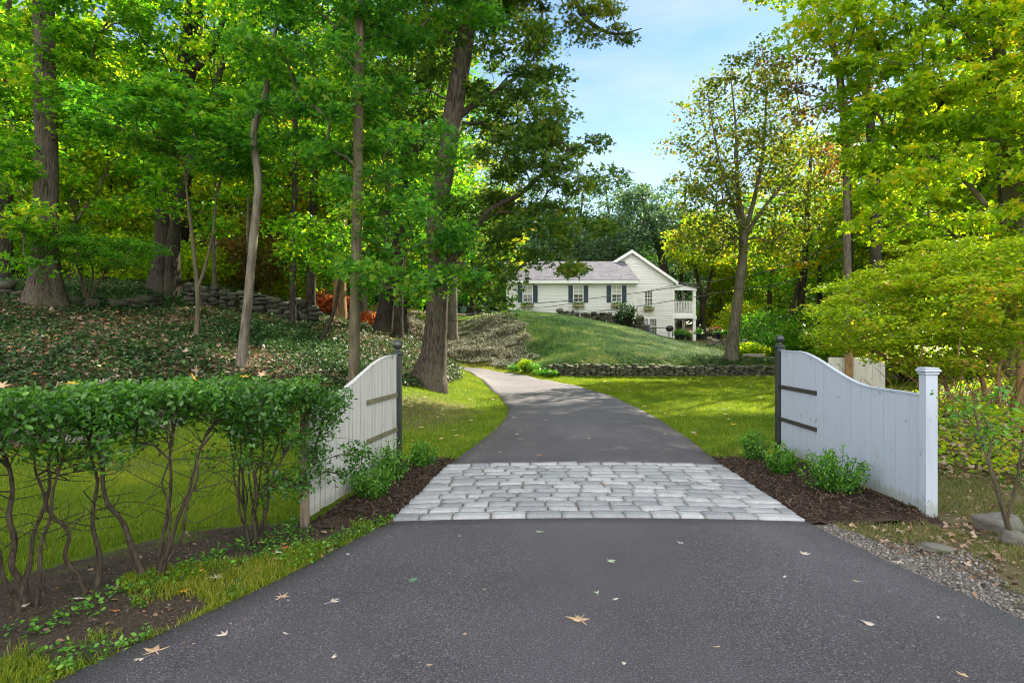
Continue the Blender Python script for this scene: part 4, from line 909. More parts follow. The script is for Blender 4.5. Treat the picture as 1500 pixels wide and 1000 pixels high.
spec = [
 # px, D, tilt px, width px, top, leaf, bark, label
 (497, 25, 4, 17, 'leaf_gold', 'bark_tan', 'reddish brown trunk in front of the red shrubs'),
 (565, 24.5, 3, 11, 'leaf_maple', 'bark_grey', 'pale narrow trunk just left of the flared oak'),
 (583, 23.5, 6, 13, 'leaf_deep', 'bark_dark', 'dark narrow trunk immediately left of the flared oak'),
 (661, 36, 2, 16, 'leaf_oak', 'bark_grey', 'grey trunk standing just right of the flared oak'),
 (532, 31, 2, 12, 'leaf_gold', 'bark_grey', 'grey trunk seen between the straight slim maple and the pale narrow trunk'),
 (429, 20.5, 2, 8, 'leaf_maple', 'bark_dark', 'thin dark sapling left of the red shrubs'),
 (455, 22.5, 4, 13, 'leaf_maple', 'bark_dark', 'dark trunk at the right end of the mossy wall'),
 (314, 23, 0, 5, 'leaf_lime', 'bark_grey', 'very thin pole like sapling behind the mossy wall'),
 (364, 26, 0, 6, 'leaf_gold', 'bark_grey', 'thin trunk behind the crooked pale topped tree'),
 (8, 24, 2, 16, 'leaf_maple', 'bark_dark', 'dark trunk at the left picture edge behind the huge maple'),
 (155, 30, 3, 8, 'leaf_lime', 'bark_dark', 'distant narrow trunk behind the flat crowned maple'),
 (410, 34, 5, 12, 'leaf_gold', 'bark_dark', 'distant trunk beyond the mossy wall under yellow leaves'),
]
for i, (px, D, tl, wpx, lf, bk, lab) in enumerate(spec):
    r0 = wpx / 900 * D / 2; b_ = base_at(px, D); tx = tl / 900 * D
    tr = [b_, (b_[0] + tx * .3, D, b_[2] + 2.5), (b_[0] + tx, D + .1, b_[2] + 5.5), (b_[0] + tx * 1.8, D, b_[2] + 9), (b_[0] + tx * 2, D, b_[2] + 12 + D * .1)]
    rr_ = np.random.default_rng(40 + i); cx, cz = tr[3][0], b_[2]
    big = 1 if wpx > 9 else .6
    low = 3.2 if D < 24 else 3.8
    el = [(cx + rr_.uniform(-.6, .6), D, cz + 9.5 * (.7 + .3 * big), 2.8 * big + .4, 2.8 * big, 3.6), (cx + rr_.uniform(-1, 1), D - .5, cz + low + 2.2, 2.4 * big + .4, 2.0, 1.6)]
    T('tree' if wpx > 9 else 'sapling', lab, 'tree', tr, [r0 * 1.15, r0, r0 * .9, r0 * .7, r0 * .3], el, int(52 * big + 18), .16, 85, M[lf], M[bk], seed=50 + i, spread=.8, dmin=.6, start=.3, flare=1.25, nside=12)
# shrubs and reds in the left wood
def bush(name, label, cat, px, D, w, h, leaf, per, ncl, lmat, bmat=None, z=None, seed=1, ns=5, flat=.7, group=None, tmpl=T_KITE, dm=.2, xy=None, stem=.02, tilt=.7, low=.15, spread=.28):
    x, y = xy if xy is not None else ((px - 750) / 900 * D, D); zz = h1(x, y) if z is None else z; r = np.random.default_rng(seed); root = thing(name, label, cat, (x, y, zz), 0, group)
    cl = sample_ell([(0, 0, h * (.5 + low / 2), w / 2, w / 2, h * (.5 - low / 2) * 1.05)], ncl, dm * w, seed, .8)
    paths = []
    for c in cl:
        a_ = r.uniform(0, 2 * PI); b0 = np.array([math.cos(a_) * w * .05, math.sin(a_) * w * .05, -.03]); mid = (b0 + c) / 2 + np.array([-.1 * c[0], -.1 * c[1], .08 * h]) + r.normal(0, .02 * w, 3)
        paths.append((np.array([b0, (b0 + mid) / 2, mid, c]), np.array([stem, stem * .8, stem * .6, stem * .3])))
    V_, F_ = tubes_np(paths, 5); link('stem', raw_mesh('stem', V_, F_), bmat or M['twig'], root, smooth=True)
    cnt = np.maximum(3, per * r.uniform(.6, 1.4, ncl if len(cl) == ncl else len(cl))).astype(int); ci = np.repeat(np.arange(len(cl)), cnt); m_ = len(ci)
    d = r.normal(size=(m_, 3)); d /= np.linalg.norm(d, axis=1)[:, None]; pos = cl[ci] + d * (r.random(m_) ** .5 * spread * w)[:, None] * np.array([1, 1, flat]); pos = pos[pos[:, 2] > .01]
    link('foliage', leaf_mesh('foliage', pos, leaf * r.uniform(.7, 1.3, len(pos)), None, tmpl, tilt), lmat, root); return root
for i, (px, D, w, h, l, lab) in enumerate([(480, 26, 1.9, .9, 'leaf_red', 'bright red shrub left of the reddish trunk'), (540, 26.5, 1.8, .8, 'leaf_red', 'bright red shrub right of the straight slim maple'),
    (368, 27, 3.2, 2.6, 'leaf_rust', 'orange tinted bush beyond the mossy wall'), (340, 30, 3.5, 2.4, 'leaf_gold', 'yellow green bush beyond the left end of the mossy wall'), (160, 24, 3.4, 1.8, 'leaf_lime', 'bright green bush behind the flat crowned maple'),
    (200, 27, 3.6, 2.6, 'leaf_maple', 'mid green bush left of the twin stemmed maple'), (425, 30, 3.6, 2.6, 'leaf_gold', 'golden bush behind the red shrubs'), (20, 26, 4, 2.6, 'leaf_maple', 'green bush at the left edge of the wood'),
    (100, 28, 3.6, 2.2, 'leaf_lime', 'lime bush behind the huge left maple'), (520, 33, 3.4, 1.8, 'leaf_rust', 'rust tinted bush far beyond the red shrubs'), (285, 25, 2.6, 1.6, 'leaf_lime', 'lime bush right of the twin stemmed maple')]):
    bush('shrub', lab, 'shrub', px, D, w, h, .14, 90, 46, M[l], seed=70 + i, flat=.6, spread=.2)

# -- right side
T('lawn_tree', 'tall thin crowned tree with a slightly leaning grey trunk behind the low stone wall', 'tree', gtree(1071, 29.4, [(1078, 460, 29.3), (1088, 380, 29.2), (1088, 335, 29.2), (1080, 270, 29.2), (1078, 190, 29.2), (1070, 110, 29.2)]), [.30, .235, .21, .19, .10, .055, .02],
  [E(1080, 180, 29, 80, 100, 3), E(1040, 280, 29, 58, 48, 2.5), E(1140, 240, 29, 75, 100, 3), E(1040, 350, 28.5, 55, 30, 2), E(1150, 340, 29, 60, 35, 2.2), E(1010, 215, 29, 42, 14, 1), E(1120, 100, 29, 60, 30, 2)],
  230, .165, 62, M['leaf_thin'], M['bark_grey'], seed=21, spread=.8, flat=.6, dmin=.6, start=.45, flare=1.35, nside=16, twig_r=.012, shell=.2,
  extra=[(W((1090, 345, 29.2), (1105, 290, 29.2), (1118, 220, 29.1), (1122, 150, 29), (1120, 100, 29)), [.13, .10, .07, .04, .015]), (W((1090, 350, 29.2), (1115, 310, 29.3), (1150, 265, 29.4), (1180, 220, 29.4), (1205, 170, 29.4)), [.11, .085, .06, .035, .012]),
         (W((1086, 330, 29.2), (1060, 260, 29), (1045, 190, 28.9), (1035, 130, 28.8)), [.09, .06, .035, .012])])
T('maple_tree', 'broad sunlit yellow green maple filling the upper right corner', 'tree', gtree(1484, 13.6, [(1480, 420, 13.6), (1481, 300, 13.6), (1474, 190, 13.6), (1462, 70, 13.5), (1458, -40, 13.5), (1450, -200, 13.4)]), [.17, .15, .15, .14, .13, .1, .05],
  [E(1330, 120, 12.8, 105, 125, 1.1), E(1440, 80, 12.2, 130, 130, 1.2), E(1400, 270, 12.3, 130, 90, 1.1), E(1300, 290, 12.8, 62, 66, .9), E(1210, 28, 12.4, 50, 22, .7), E(1420, -120, 12.5, 200, 90, 1.5), E(1270, 190, 13.4, 45, 60, .8), E(1600, 100, 12, 120, 200, 1.5), E(1300, -60, 12.5, 90, 60, 1)],
  290, .135, 112, M['leaf_lime'], M['bark_smooth'], seed=22, spread=.55, dmin=.45, tmpl=T_MAPLE, start=.2, flare=1.4, flat=.35,
  extra=[(W((1496, 470, 13.2), (1492, 330, 13.2), (1497, 200, 13.2), (1502, 60, 13.2)), [.12, .11, .10, .08]), (W((1475, 200, 13.6), (1455, 130, 13.5), (1440, 40, 13.4), (1420, -40, 13.4)), [.10, .08, .05, .03]), (W((1466, 60, 13.6), (1485, 20, 13.6), (1500, -40, 13.6)), [.11, .09, .06])])
T('maple_tree', 'thin rust tinted maple top between the lawn tree and the broad sunlit maple', 'tree', [base_at(1285, 21.5), tuple(P(1282, 300, 21.5)), tuple(P(1272, 150, 21.5)), tuple(P(1255, 0, 21.4)), tuple(P(1235, -150, 21.2)), tuple(P(1225, -260, 21))], [.2, .17, .15, .12, .1, .05],
  [E(1225, 120, 21, 55, 70, 2), E(1195, 60, 20.5, 50, 30, 1.5), E(1230, -150, 21, 120, 110, 4), E(1215, -40, 21, 50, 40, 2)], 110, .14, 95, M['leaf_rust'], M['bark_dark'], seed=23, spread=.7, dmin=.6, start=.3, shell=.3)
T('maple_tree', 'added tall maple at the right whose unseen high crown shades the forecourt', 'tree', [(13.5, 16.5, h1(13.5, 16.5)), (13.2, 16.4, 6), (12.6, 16.6, 11), (12.0, 17.0, 16)], [.26, .2, .15, .08],  # added sun blocker: crown placed out of view to shade the forecourt
  [(12.6, 20, 16.5, 2.6, 3, 2), (9.5, 19.5, 16.2, 3.2, 3, 2), (6.3, 19, 16.2, 2.5, 3, 2), (12, 23.5, 18.6, 4, 2.5, 2), (7.5, 23.5, 18.6, 3.5, 2.5, 2)], 190, .24, 110, M['leaf_lime'], M['bark_dark'], seed=24, spread=1.0, dmin=.7, start=.4)
T('layered_shrub', 'wide arching shrub with tiers of yellow green leaves behind the right fence', 'shrub', [(9.0, 10.9, h1(9.0, 10.9)), (9.0, 10.9, 1.5), (8.8, 10.8, 2.1)], [.06, .05, .03],
  [E(1330, 425, 11.2, 95, 38, 1.4), E(1270, 480, 11, 75, 40, 1.2), E(1430, 450, 10.2, 110, 62, 1.4), E(1470, 390, 10.6, 120, 30, 1.5), E(1350, 500, 11.3, 90, 42, 1.2), E(1400, 380, 11.5, 90, 30, 1.5), E(1232, 440, 11.6, 40, 25, .8), E(1410, 520, 10.4, 70, 30, .8)],
  300, .072, 130, M['leaf_layer'], M['bark_tan'], seed=25, spread=.40, flat=.26, dmin=.26, start=.2, flare=1.1, twig_r=.005, tilt=.35,
  extra=[(W((1465, 640, 10.8), (1462, 560, 10.8), (1468, 490, 10.7), (1490, 430, 10.6)), [.05, .045, .04, .02]), (W((1452, 645, 10.8), (1440, 560, 10.7), (1410, 500, 10.8), (1370, 460, 11)), [.045, .04, .03, .012]), (W((1395, 600, 11), (1380, 555, 11), (1330, 520, 11), (1290, 490, 11)), [.04, .035, .025, .01]), (W((1470, 640, 10.8), (1500, 560, 10.5), (1520, 480, 10.4)), [.04, .035, .015])])
T('sapling', 'young open sapling with few green leaves growing between the boulders', 'sapling', [(3.98, 4.88, 0)] + W((1462, 720, 4.9), (1445, 665, 4.95), (1432, 620, 5.0), (1425, 585, 5.0)), [.022, .018, .014, .009, .004],
  [E(1440, 600, 5.0, 42, 40, .35), E(1480, 620, 4.9, 40, 50, .3), E(1415, 640, 5.0, 20, 40, .25), E(1495, 690, 4.9, 18, 40, .2)], 34, .05, 12, M['leaf_box'], M['bark_smooth'], seed=26, spread=.13, dmin=.1, start=.35, flare=1.2, twig_r=.0028, tmpl=T_OVAL, flat=.7, wob=.02,
  extra=[(W((1476, 760, 4.88), (1490, 700, 4.85), (1500, 640, 4.8)), [.012, .009, .004]), (W((1462, 720, 4.9), (1440, 700, 4.8), (1405, 690, 4.75)), [.007, .005, .002])])
T('bare_pole_tree', 'straight grey trunk with a lopped top between the lawn tree and the broad maple', 'tree', [base_at(1243, 24.6), tuple(P(1241, 380, 24.5)), tuple(P(1240, 290, 24.5)), tuple(P(1239, 150, 24.5))], [.19, .15, .13, .08],
  [E(1230, 215, 24.5, 30, 26, 1.5), E(1250, 240, 24, 26, 18, 1)], 16, .16, 50, M['leaf_rust'], M['bark_grey'], seed=27, dmin=.5, start=.6, flare=1.1)
T('tree', 'curved dark trunk with yellow leaves right of the lawn tree', 'tree', gtree(1165, 36, [(1172, 450, 36), (1180, 370, 36), (1183, 300, 36), (1190, 200, 36)]), [.26, .2, .18, .14, .06],
  [E(1175, 250, 36, 60, 60, 3), E(1150, 360, 35, 60, 40, 3), E(1210, 330, 36, 50, 50, 3)], 90, .24, 60, M['leaf_gold'], M['bark_dark'], seed=28, spread=1.1, dmin=.9, start=.3, extra=[(W((1150, 505, 35.5), (1163, 440, 35.8), (1176, 400, 36)), [.13, .12, .1])])
T('tree', 'dark slanting tree rising behind the roof right of the gable', 'tree', gtree(985, 62, [(978, 420, 62), (965, 360, 62), (950, 320, 62), (940, 270, 62)]), [.45, .4, .34, .26, .1],
  [E(935, 305, 62, 40, 32, 4), E(975, 330, 62, 36, 40, 4), E(900, 350, 62, 40, 38, 4)], 90, .32, 110, M['leaf_blue'], M['bark_dark'], seed=29, spread=1.5, dmin=1.3, start=.4)
T('tree', 'small sunlit gold tree with a forked trunk beside the porch', 'tree', gtree(1030, 52, [(1028, 440, 52), (1020, 400, 52), (1010, 350, 52), (1005, 320, 52)]), [.22, .18, .15, .1, .05],
  [E(1025, 350, 52, 44, 44, 3.5), E(1055, 400, 55, 30, 40, 3), E(1068, 455, 56, 36, 30, 3)], 100, .27, 110, M['leaf_gold'], M['bark_dark'], seed=30, spread=1.2, dmin=1.0, start=.3, extra=[(W((1030, 450, 52), (1042, 400, 52), (1050, 350, 52)), [.15, .1, .05])])
bush('climbing_rose', 'leafy dark bush climbing over the terrace wall at the corner of the wing', 'shrub', 917, 42.3, 1.3, 1.75, .13, 60, 24, M['ivy'], z=2.5, seed=31, spread=.25)
bush('shrub', 'round yellow shrub at the left end of the retaining wall', 'shrub', 769, 28.9, .55, .55, .05, 90, 20, M['leaf_lime'], seed=32)
for i, (px, D, w, h, lab) in enumerate([(755, 29.6, .7, .28, 'low green perennial nearest the driveway bend'), (780, 28.8, .8, .30, 'low green perennial left of the round yellow shrub base'), (795, 28.2, .8, .26, 'low green perennial at the tip of the stone wall'), (808, 27.9, .6, .22, 'small green perennial against the first stones of the wall')]):
    bush('perennial', lab, 'plant', px, D, w, h, .06, 60, 16, M['leaf_box'], seed=80 + i, group='perennials at the drive bend')
for i, (px, D, w, h, l, lab) in enumerate([(1120, 38, 3.4, 2.2, 'leaf_deep', 'dark green shrub behind the garden steps'), (1150, 34, 2.8, 1.5, 'leaf_deep', 'dark shrub between the steps and the black gate post'), (1085, 44, 3.2, 3, 'leaf_gold', 'golden bush beyond the patio wall'),
    (1195, 32, 3.6, 2.4, 'leaf_maple', 'green bush above the scooped fence'), (1250, 27, 3.4, 2.4, 'leaf_lime', 'lime bush behind the grey pole tree'), (1100, 33.4, 1.8, .9, 'leaf_lime', 'bright low shrub between the lawn tree and the steps'), (1330, 22, 3.6, 2.6, 'leaf_gold', 'gold bush behind the layered shrub'),
    (1500, 17, 3.4, 3.4, 'leaf_lime', 'tall lime bush at the right edge below the broad maple'), (1420, 17, 3.2, 2.8, 'leaf_gold', 'gold bush under the broad maple trunk')]):
    bush('shrub', lab, 'shrub', px, D, w, h, .13, 90, 50, M[l], seed=90 + i, flat=.6, spread=.2)

# -- background wood: a few full trees made once, then copied
def forest_tree(seed, lf, bk, H_=16, wd=4.2, low=2.5, label='', name='forest_tree', per=56, nc=140, leaf=.28):
    r = np.random.default_rng(seed); j = lambda s: r.uniform(-s, s)
    tr = [(0, 0, 0), (j(.3), j(.3), H_ * .3), (j(.6), j(.5), H_ * .6), (j(.9), j(.5), H_ * .92)]
    el = [(j(.8), j(.8), H_ * .72, wd * .8, wd * .8, H_ * .26), (j(1), j(1), H_ * .5, wd, wd, H_ * .2), (j(1), j(1), low + 2.2, wd * .85, wd * .85, 2.0)]
    return T(name, label, 'tree', tr, [.26, .22, .16, .06], el, nc, leaf, per, M[lf], M[bk], seed=seed, spread=1.05, flat=.5, dmin=.95, start=.25, nside=10, twig_r=.014)
T('tree', 'added tall tree directly behind the lopped grey pole tree, its unseen crown shading the driveway', 'tree', [(17.2, 31.3, h1(17.2, 31.3)), (17.1, 31.2, 8), (16.6, 31.2, 15), (15.4, 31.2, 21)], [.2, .17, .14, .07],  # added tree, crown out of view, placed to cast shade on the drive
  [(14.2, 31, 21.6, 4.2, 3.6, 1.8), (17.5, 32, 22, 3, 3, 1.8)], 100, .24, 110, M['leaf_gold'], M['bark_dark'], seed=35, spread=1.05, dmin=.8, start=.35)
protos = [forest_tree(101, 'leaf_gold', 'bark_dark'), forest_tree(102, 'leaf_maple', 'bark_dark', 17, 4.4), forest_tree(103, 'leaf_lime', 'bark_grey', 15, 4.0, 1.6), forest_tree(104, 'leaf_blue', 'bark_dark', 18, 4.6, 1.5), forest_tree(105, 'leaf_deep', 'bark_dark', 14, 4.2, 1.2)]
KIND = ['golden leaved', 'mid green', 'lime green', 'blue green', 'deep green']
used = [0] * 5
places = [ # px, D, kind, scale
 (-60, 24, 1, 1), (60, 34, 0, 1), (110, 27, 2, .95), (190, 36, 2, 1.05), (260, 32, 0, 1), (330, 36, 2, 1.1), (395, 30, 0, .9), (450, 38, 2, 1.1), (520, 36, 0, 1.05), (590, 33, 1, 1), (640, 42, 4, 1.0), (690, 48, 0, .9), (0, 44, 2, 1.2), (150, 46, 0, 1.2), (300, 50, 2, 1.3), (380, 48, 1, 1.3), (520, 52, 2, 1.3), (600, 54, 1, 1.2),
 (700, 62, 4, 1.0), (-180, 30, 1, 1.1), (-120, 40, 4, 1.2), (500, 66, 4, 1.5), (180, 66, 4, 1.5),
 (760, 66, 3, .85), (800, 70, 3, .95), (850, 66, 3, .85), (890, 70, 3, 1.0), (930, 78, 4, 1.05), (1000, 70, 3, 1.0), (1055, 60, 3, .9), (1090, 66, 0, 1.0), (1040, 80, 4, 1.1), (1130, 50, 1, .8), (1100, 56, 2, .75), (1160, 58, 0, 1.0), (1210, 50, 3, .9), (1250, 42, 0, .9), (1200, 40, 1, .62), (1290, 36, 1, .85), (1330, 44, 3, 1.0), (1370, 32, 0, .9), (1420, 28, 2, .95), (1480, 34, 1, 1.1), (1540, 24, 2, 1.05), (1600, 30, 0, 1.1), (1450, 46, 0, 1.2), (1680, 20, 2, 1.1), (1380, 60, 4, 1.3), (1220, 66, 4, 1.1),
]
ORD = ['nearest', 'second nearest', 'third nearest', 'fourth nearest', 'fifth nearest', 'sixth nearest', 'seventh nearest', 'eighth nearest', 'ninth nearest', 'tenth nearest', 'eleventh nearest', 'twelfth nearest', 'thirteenth nearest', 'fourteenth nearest', 'fifteenth nearest', 'sixteenth nearest', 'seventeenth nearest']
def side_of(px): return 'in the wood left of the driveway' if px < 560 else ('behind the white house' if px < 1010 else ('behind the lawn tree' if px < 1230 else 'in the wood right of the driveway'))
cnt_ = {}
for i, (px, D, k, s) in enumerate(sorted(places, key=lambda t: t[1])):
    src = protos[k]
    if used[k] == 0: o = src
    else:
        o = src.copy(); C.objects.link(o)
        for ch in src.children:
            c_ = ch.copy(); C.objects.link(c_); c_.parent = o
    used[k] += 1; x, y, z = base_at(px, D); o.location = (x, y, z - .15); o.rotation_euler = (0, 0, (i * 2.399) % (2 * PI)); o.scale = (s * (1 + .12 * math.sin(i)), s * (1 + .12 * math.cos(i * 1.7)), s)
    key = (k, side_of(px)); n_ = cnt_.get(key, 0); cnt_[key] = n_ + 1
    tag(o, '%s %s tree %s' % (ORD[n_], KIND[k], key[1]), 'tree', 'trees of the surrounding wood')
# beyond those: woodland nobody could count
r = np.random.default_rng(77); n = 52000
aa = r.uniform(-1.15, 1.15, n); DD = r.uniform(84, 120, n); xx = DD * np.tan(aa * .78); hh = 9 + 5 * fbm(xx, DD, .09) + 3 * fbm(xx, DD, .3)
pos = np.stack([xx, DD, H(xx, DD) + r.random(n) ** .8 * hh], -1)
far_m = leaf_mesh('distant_woodland', pos, r.uniform(.9, 1.8, n), None, T_KITE, .8)
tag(link('distant_woodland', far_m, M['leaf_blue']), 'distant woodland closing the view behind house and trees', 'woodland', kind='stuff')

# ------------------------------------------------------------------ hedge shrubs
def hedge_shrub(label, bx, by, t0, t1, stems, seed, n, low=.92, hang=0):
    """foliage fills the slice t0..t1 of the hedge line"""
    r = np.random.default_rng(seed); root = thing('hedge_shrub', label, 'hedge', (bx, by, 0), 0, 'clipped hedge along the driveway')
    d = HEDGE_B - HEDGE_A; L = np.hypot(*d); d = d / L; nrm = np.array([-d[1], d[0]])
    def pt(t, s, z): p = HEDGE_A + d * t * L + nrm * s; return np.array([p[0] - bx, p[1] - by, z])
    ncl = int(60 * (t1 - t0) * L / .8); cl = []
    for _ in range(ncl):
        t = r.uniform(t0, t1); s = r.uniform(-.42, .42); z = 1.27 - min(.62, abs(r.normal(0, .155 + .05 * math.sin(t * 17))))
        cl.append(pt(t, s, z))
    cl = np.array(cl)
    if hang:
        for _ in range(hang): cl = np.vstack([cl, pt(r.uniform(.86, 1.14), r.uniform(-.32, .28), r.uniform(.36, 1.15))])
    # stems: crooked main stems then branches to clumps
    nodes = []; cu = []
    for k, (ang, lean, rad) in enumerate(stems):
        z = np.linspace(-.05, .95, 8); ox = math.cos(ang) * lean; oy = math.sin(ang) * lean; b0 = np.array([math.cos(ang) * .04, math.sin(ang) * .04])
        p = np.stack([b0[0] + ox * (z + .05) + r.normal(0, .018, 8), b0[1] + oy * (z + .05) + r.normal(0, .018, 8), z], -1); p[0, :2] = b0
        m_ = MB(); sp = spline(p, 22); rr_ = np.linspace(rad * .85, rad * .36, 22); rr_[:3] *= 1.25
        V_, F_ = tubes_np([(sp, rr_ * (1 + .08 * r.normal(size=22)))], 9); link('stem', raw_mesh('stem', V_, F_), M['twig'], root, smooth=True)
        nodes += [q_ for q_ in sp[9:]]
    br, w, par, nn = crown_branches(nodes, cl, r); paths = []
    for (k, path, e_) in br:
        ids = [e_]; i = par[e_]
        while len(ids) < len(path) and i >= 0: ids.append(i); i = par[i]
        ww = np.array([max(1, w[q_]) for q_ in ids[::-1][1:]]); ww = np.concatenate([[ww[0]], ww]); rd = np.minimum(.0032 * ww ** .5, .012); paths.append((np.array(path), rd))
    # extra dead twigs below the leaves
    for _ in range(45):
        c = nodes[r.integers(len(nodes))]; e_ = c + np.array([r.normal(0, .2), r.normal(0, .2), r.uniform(-.12, .22)]); mid = (c + e_) / 2 + r.normal(0, .04, 3); paths.append((np.array([c, mid, e_]), np.array([.004, .003, .0012])))
    V_, F_ = tubes_np(paths, 4); link('twigs', raw_mesh('twigs', V_, F_), M['twig'], root)
    cnt = int(n / len(cl)); ci = np.repeat(np.arange(len(cl)), cnt); m_ = len(ci); dd = r.normal(size=(m_, 3)); dd /= np.linalg.norm(dd, axis=1)[:, None]
    pos = cl[ci] + dd * (r.random(m_) ** .5 * .15)[:, None] * np.array([1, 1, .75]); zt = 1.325 + .018 * (fbm(pos[:, 0] + bx, pos[:, 1] + by, 6) - .5) * 2
    pos[:, 2] = np.where(pos[:, 2] > zt, zt - r.random(m_) * .05, pos[:, 2])
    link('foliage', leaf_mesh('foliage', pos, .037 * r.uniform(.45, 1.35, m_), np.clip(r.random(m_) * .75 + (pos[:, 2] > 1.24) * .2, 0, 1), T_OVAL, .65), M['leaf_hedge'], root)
    return root
hedge_shrub('clipped hedge shrub cut off by the left edge of the photo', -3.45, 3.15, -.18, .16, [(2.2, .25, .024), (1.0, .2, .02), (3.6, .2, .02)], 201, 5200)
hedge_shrub('clipped hedge shrub with two bare stems nearest the camera', -2.92, 3.70, .14, .40, [(2.6, .32, .026), (.6, .12, .016), (1.9, .36, .021), (4.5, .22, .016)], 202, 5600)
hedge_shrub('clipped hedge shrub whose single stem forks like an elbow', -2.68, 3.95, .38, .52, [(2.2, .22, .022), (3.5, .30, .018)], 206, 3800)
hedge_shrub('clipped hedge shrub with a thick stump and spreading stems', -2.45, 4.2, .50, .76, [(3.5, .34, .026), (.9, .34, .02), (1.5, .18, .018), (.2, .32, .016), (5.8, .16, .012)], 203, 6000)
hedge_shrub('densely stemmed hedge shrub beside the weathered fence post', -2.08, 4.92, .74, 1.02, [(2.5, .2, .015), (1.2, .1, .014), (.2, .22, .015), (4.0, .16, .012), (5.2, .22, .013), (3.2, .08, .012), (2.0, .3, .012), (.8, .2, .012), (4.6, .08, .011), (1.6, .22, .011)], 204, 9800, hang=44)

# boxwoods
bw = [(-1.42, 6.2, .42, .34, 'leafy green boxwood nearest the camera in front of the worn fence'), (-1.36, 6.95, .40, .40, 'upright boxwood between two others at the foot of the left black post'), (-1.12, 7.75, .36, .31, 'small boxwood just beyond the left black post by the lawn'),
      (3.2, 8.15, .42, .40, 'boxwood furthest back at the foot of the right black post'), (3.22, 7.35, .36, .34, 'smallest boxwood standing between its neighbours in the right bed'), (3.36, 6.4, .64, .42, 'widest boxwood in front of the clean white fence')]
for i, (x, y, w, h, lab) in enumerate(bw):
    r = np.random.default_rng(300 + i); root = thing('boxwood', lab, 'shrub', (x, y, .02), 0, 'boxwoods planted in the beds')
    ns = 26 if w < .6 else 38; sh = []; paths = []
    for k in range(ns):
        a_ = r.uniform(0, 2 * PI); q_ = r.random() ** .6; tip = np.array([math.cos(a_) * w / 2 * q_ * 1.1, math.sin(a_) * w / 2 * q_ * 1.1, h * (1.08 - .45 * q_ ** 2) * r.uniform(.75, 1.1)]); b0 = np.array([math.cos(a_) * .03, math.sin(a_) * .03, -.02])
        mid = b0 * .4 + tip * .5 + np.array([tip[0] * .12, tip[1] * .12, -.02]); sp = spline([b0, mid, tip], 9); paths.append((sp, np.linspace(.005, .0015, 9)))
        for t in np.linspace(.12, 1, 30):
            c = sp[0] * 0 + np.array([np.interp(t * 8, np.arange(9), sp[:, j]) for j in range(3)]); sh.append(c + r.normal(0, .013, 3)); sh.append(c + r.normal(0, .02, 3))
            if t < .85: sh.append(c + r.normal(0, .035, 3))
    V_, F_ = tubes_np(paths, 4); link('stem', raw_mesh('stem', V_, F_), M['twig'], root)
    sh = np.array(sh); sh = sh[sh[:, 2] > .01]
    link('foliage', leaf_mesh('foliage', sh, .030 * r.uniform(.7, 1.25, len(sh)), np.clip(r.random(len(sh)) * .7 + sh[:, 2] / h * .3, 0, 1), T_OVAL, .9), M['leaf_box'], root)

# ------------------------------------------------------------------ mulch beds
for lab, (x0, x1, y0, y1) in (('dark shredded mulch bed under the left boxwoods', (-1.9, -.7, 5.3, 8.4)), ('dark shredded mulch bed under the right boxwoods', (2.5, 3.9, 5.4, 8.7))):
    gx_ = np.arange(x0, x1, .035); gy_ = np.arange(y0, y1, .035); A_, B_ = np.meshgrid(gx_, gy_); ins = bed(A_, B_)
    # soft mound that dies out at the rim
    de = np.minimum.reduce([np.where(A_ < 1, xl(B_) - A_, A_ - xr(B_)), np.where(A_ < 1, A_ - (-1.80 + (B_ - 5.35) * .13), 3.86 - A_), B_ - 5.38 - .1 * np.sin(A_ * 9), 8.35 - B_])
    Z_ = H(A_, B_) + np.clip(de / .15, -.5, 1) * .045 + (fbm(A_, B_, 9) - .5) * .035 * (de > 0) - .008
    nn_, mm = A_.shape; ix = np.arange(nn_ * mm).reshape(nn_, mm); Fm = np.stack([ix[:-1, :-1], ix[:-1, 1:], ix[1:, 1:], ix[1:, :-1]], -1).reshape(-1, 4); keep = (de.ravel()[Fm] > -.06).all(1)
    root = tag(bpy.data.objects.new('mulch_bed', None), lab, 'flower bed', kind='stuff'); C.objects.link(root)
    link('mulch', raw_mesh('mulch', np.stack([A_.ravel(), B_.ravel(), Z_.ravel()], -1), Fm[keep]), M['mulch'], root, smooth=True)
    n = 5200; x = rng.uniform(x0, x1, n * 2); y = rng.uniform(y0, y1, n * 2); k = bed(x, y); x, y = x[k], y[k]
    de = np.minimum.reduce([np.where(x < 1, xl(y) - x, x - xr(y)), np.where(x < 1, x + 1.80 - (y - 5.35) * .13, 3.86 - x), y - 5.38, 8.35 - y])
    z = H(x, y) + np.clip(de / .15, -.5, 1) * .045 + (fbm(x, y, 9) - .5) * .035 + rng.uniform(-.004, .014, len(x))
    link('chips', leaf_mesh('chips', np.stack([x, y, z], -1), rng.uniform(.015, .05, len(x)), None, (np.array([(-.12, 0, 0), (.12, 0, .05), (.1, 1, .0), (-.1, 1, -.04)]), [[0, 1, 2], [0, 2, 3]]), .5), M['chip'], root)

# ------------------------------------------------------------------ grass
def lawn_mask(x, y): return ~in_drive(x, y, .0) & ~bed(x, y) & frust(x, y) & (w_litter(x, y) < .45) & (x > xfoot(y) - .3)
def gstuff(name, lab, me, mat): tag(link(name, me, mat), lab, 'grass', kind='stuff')
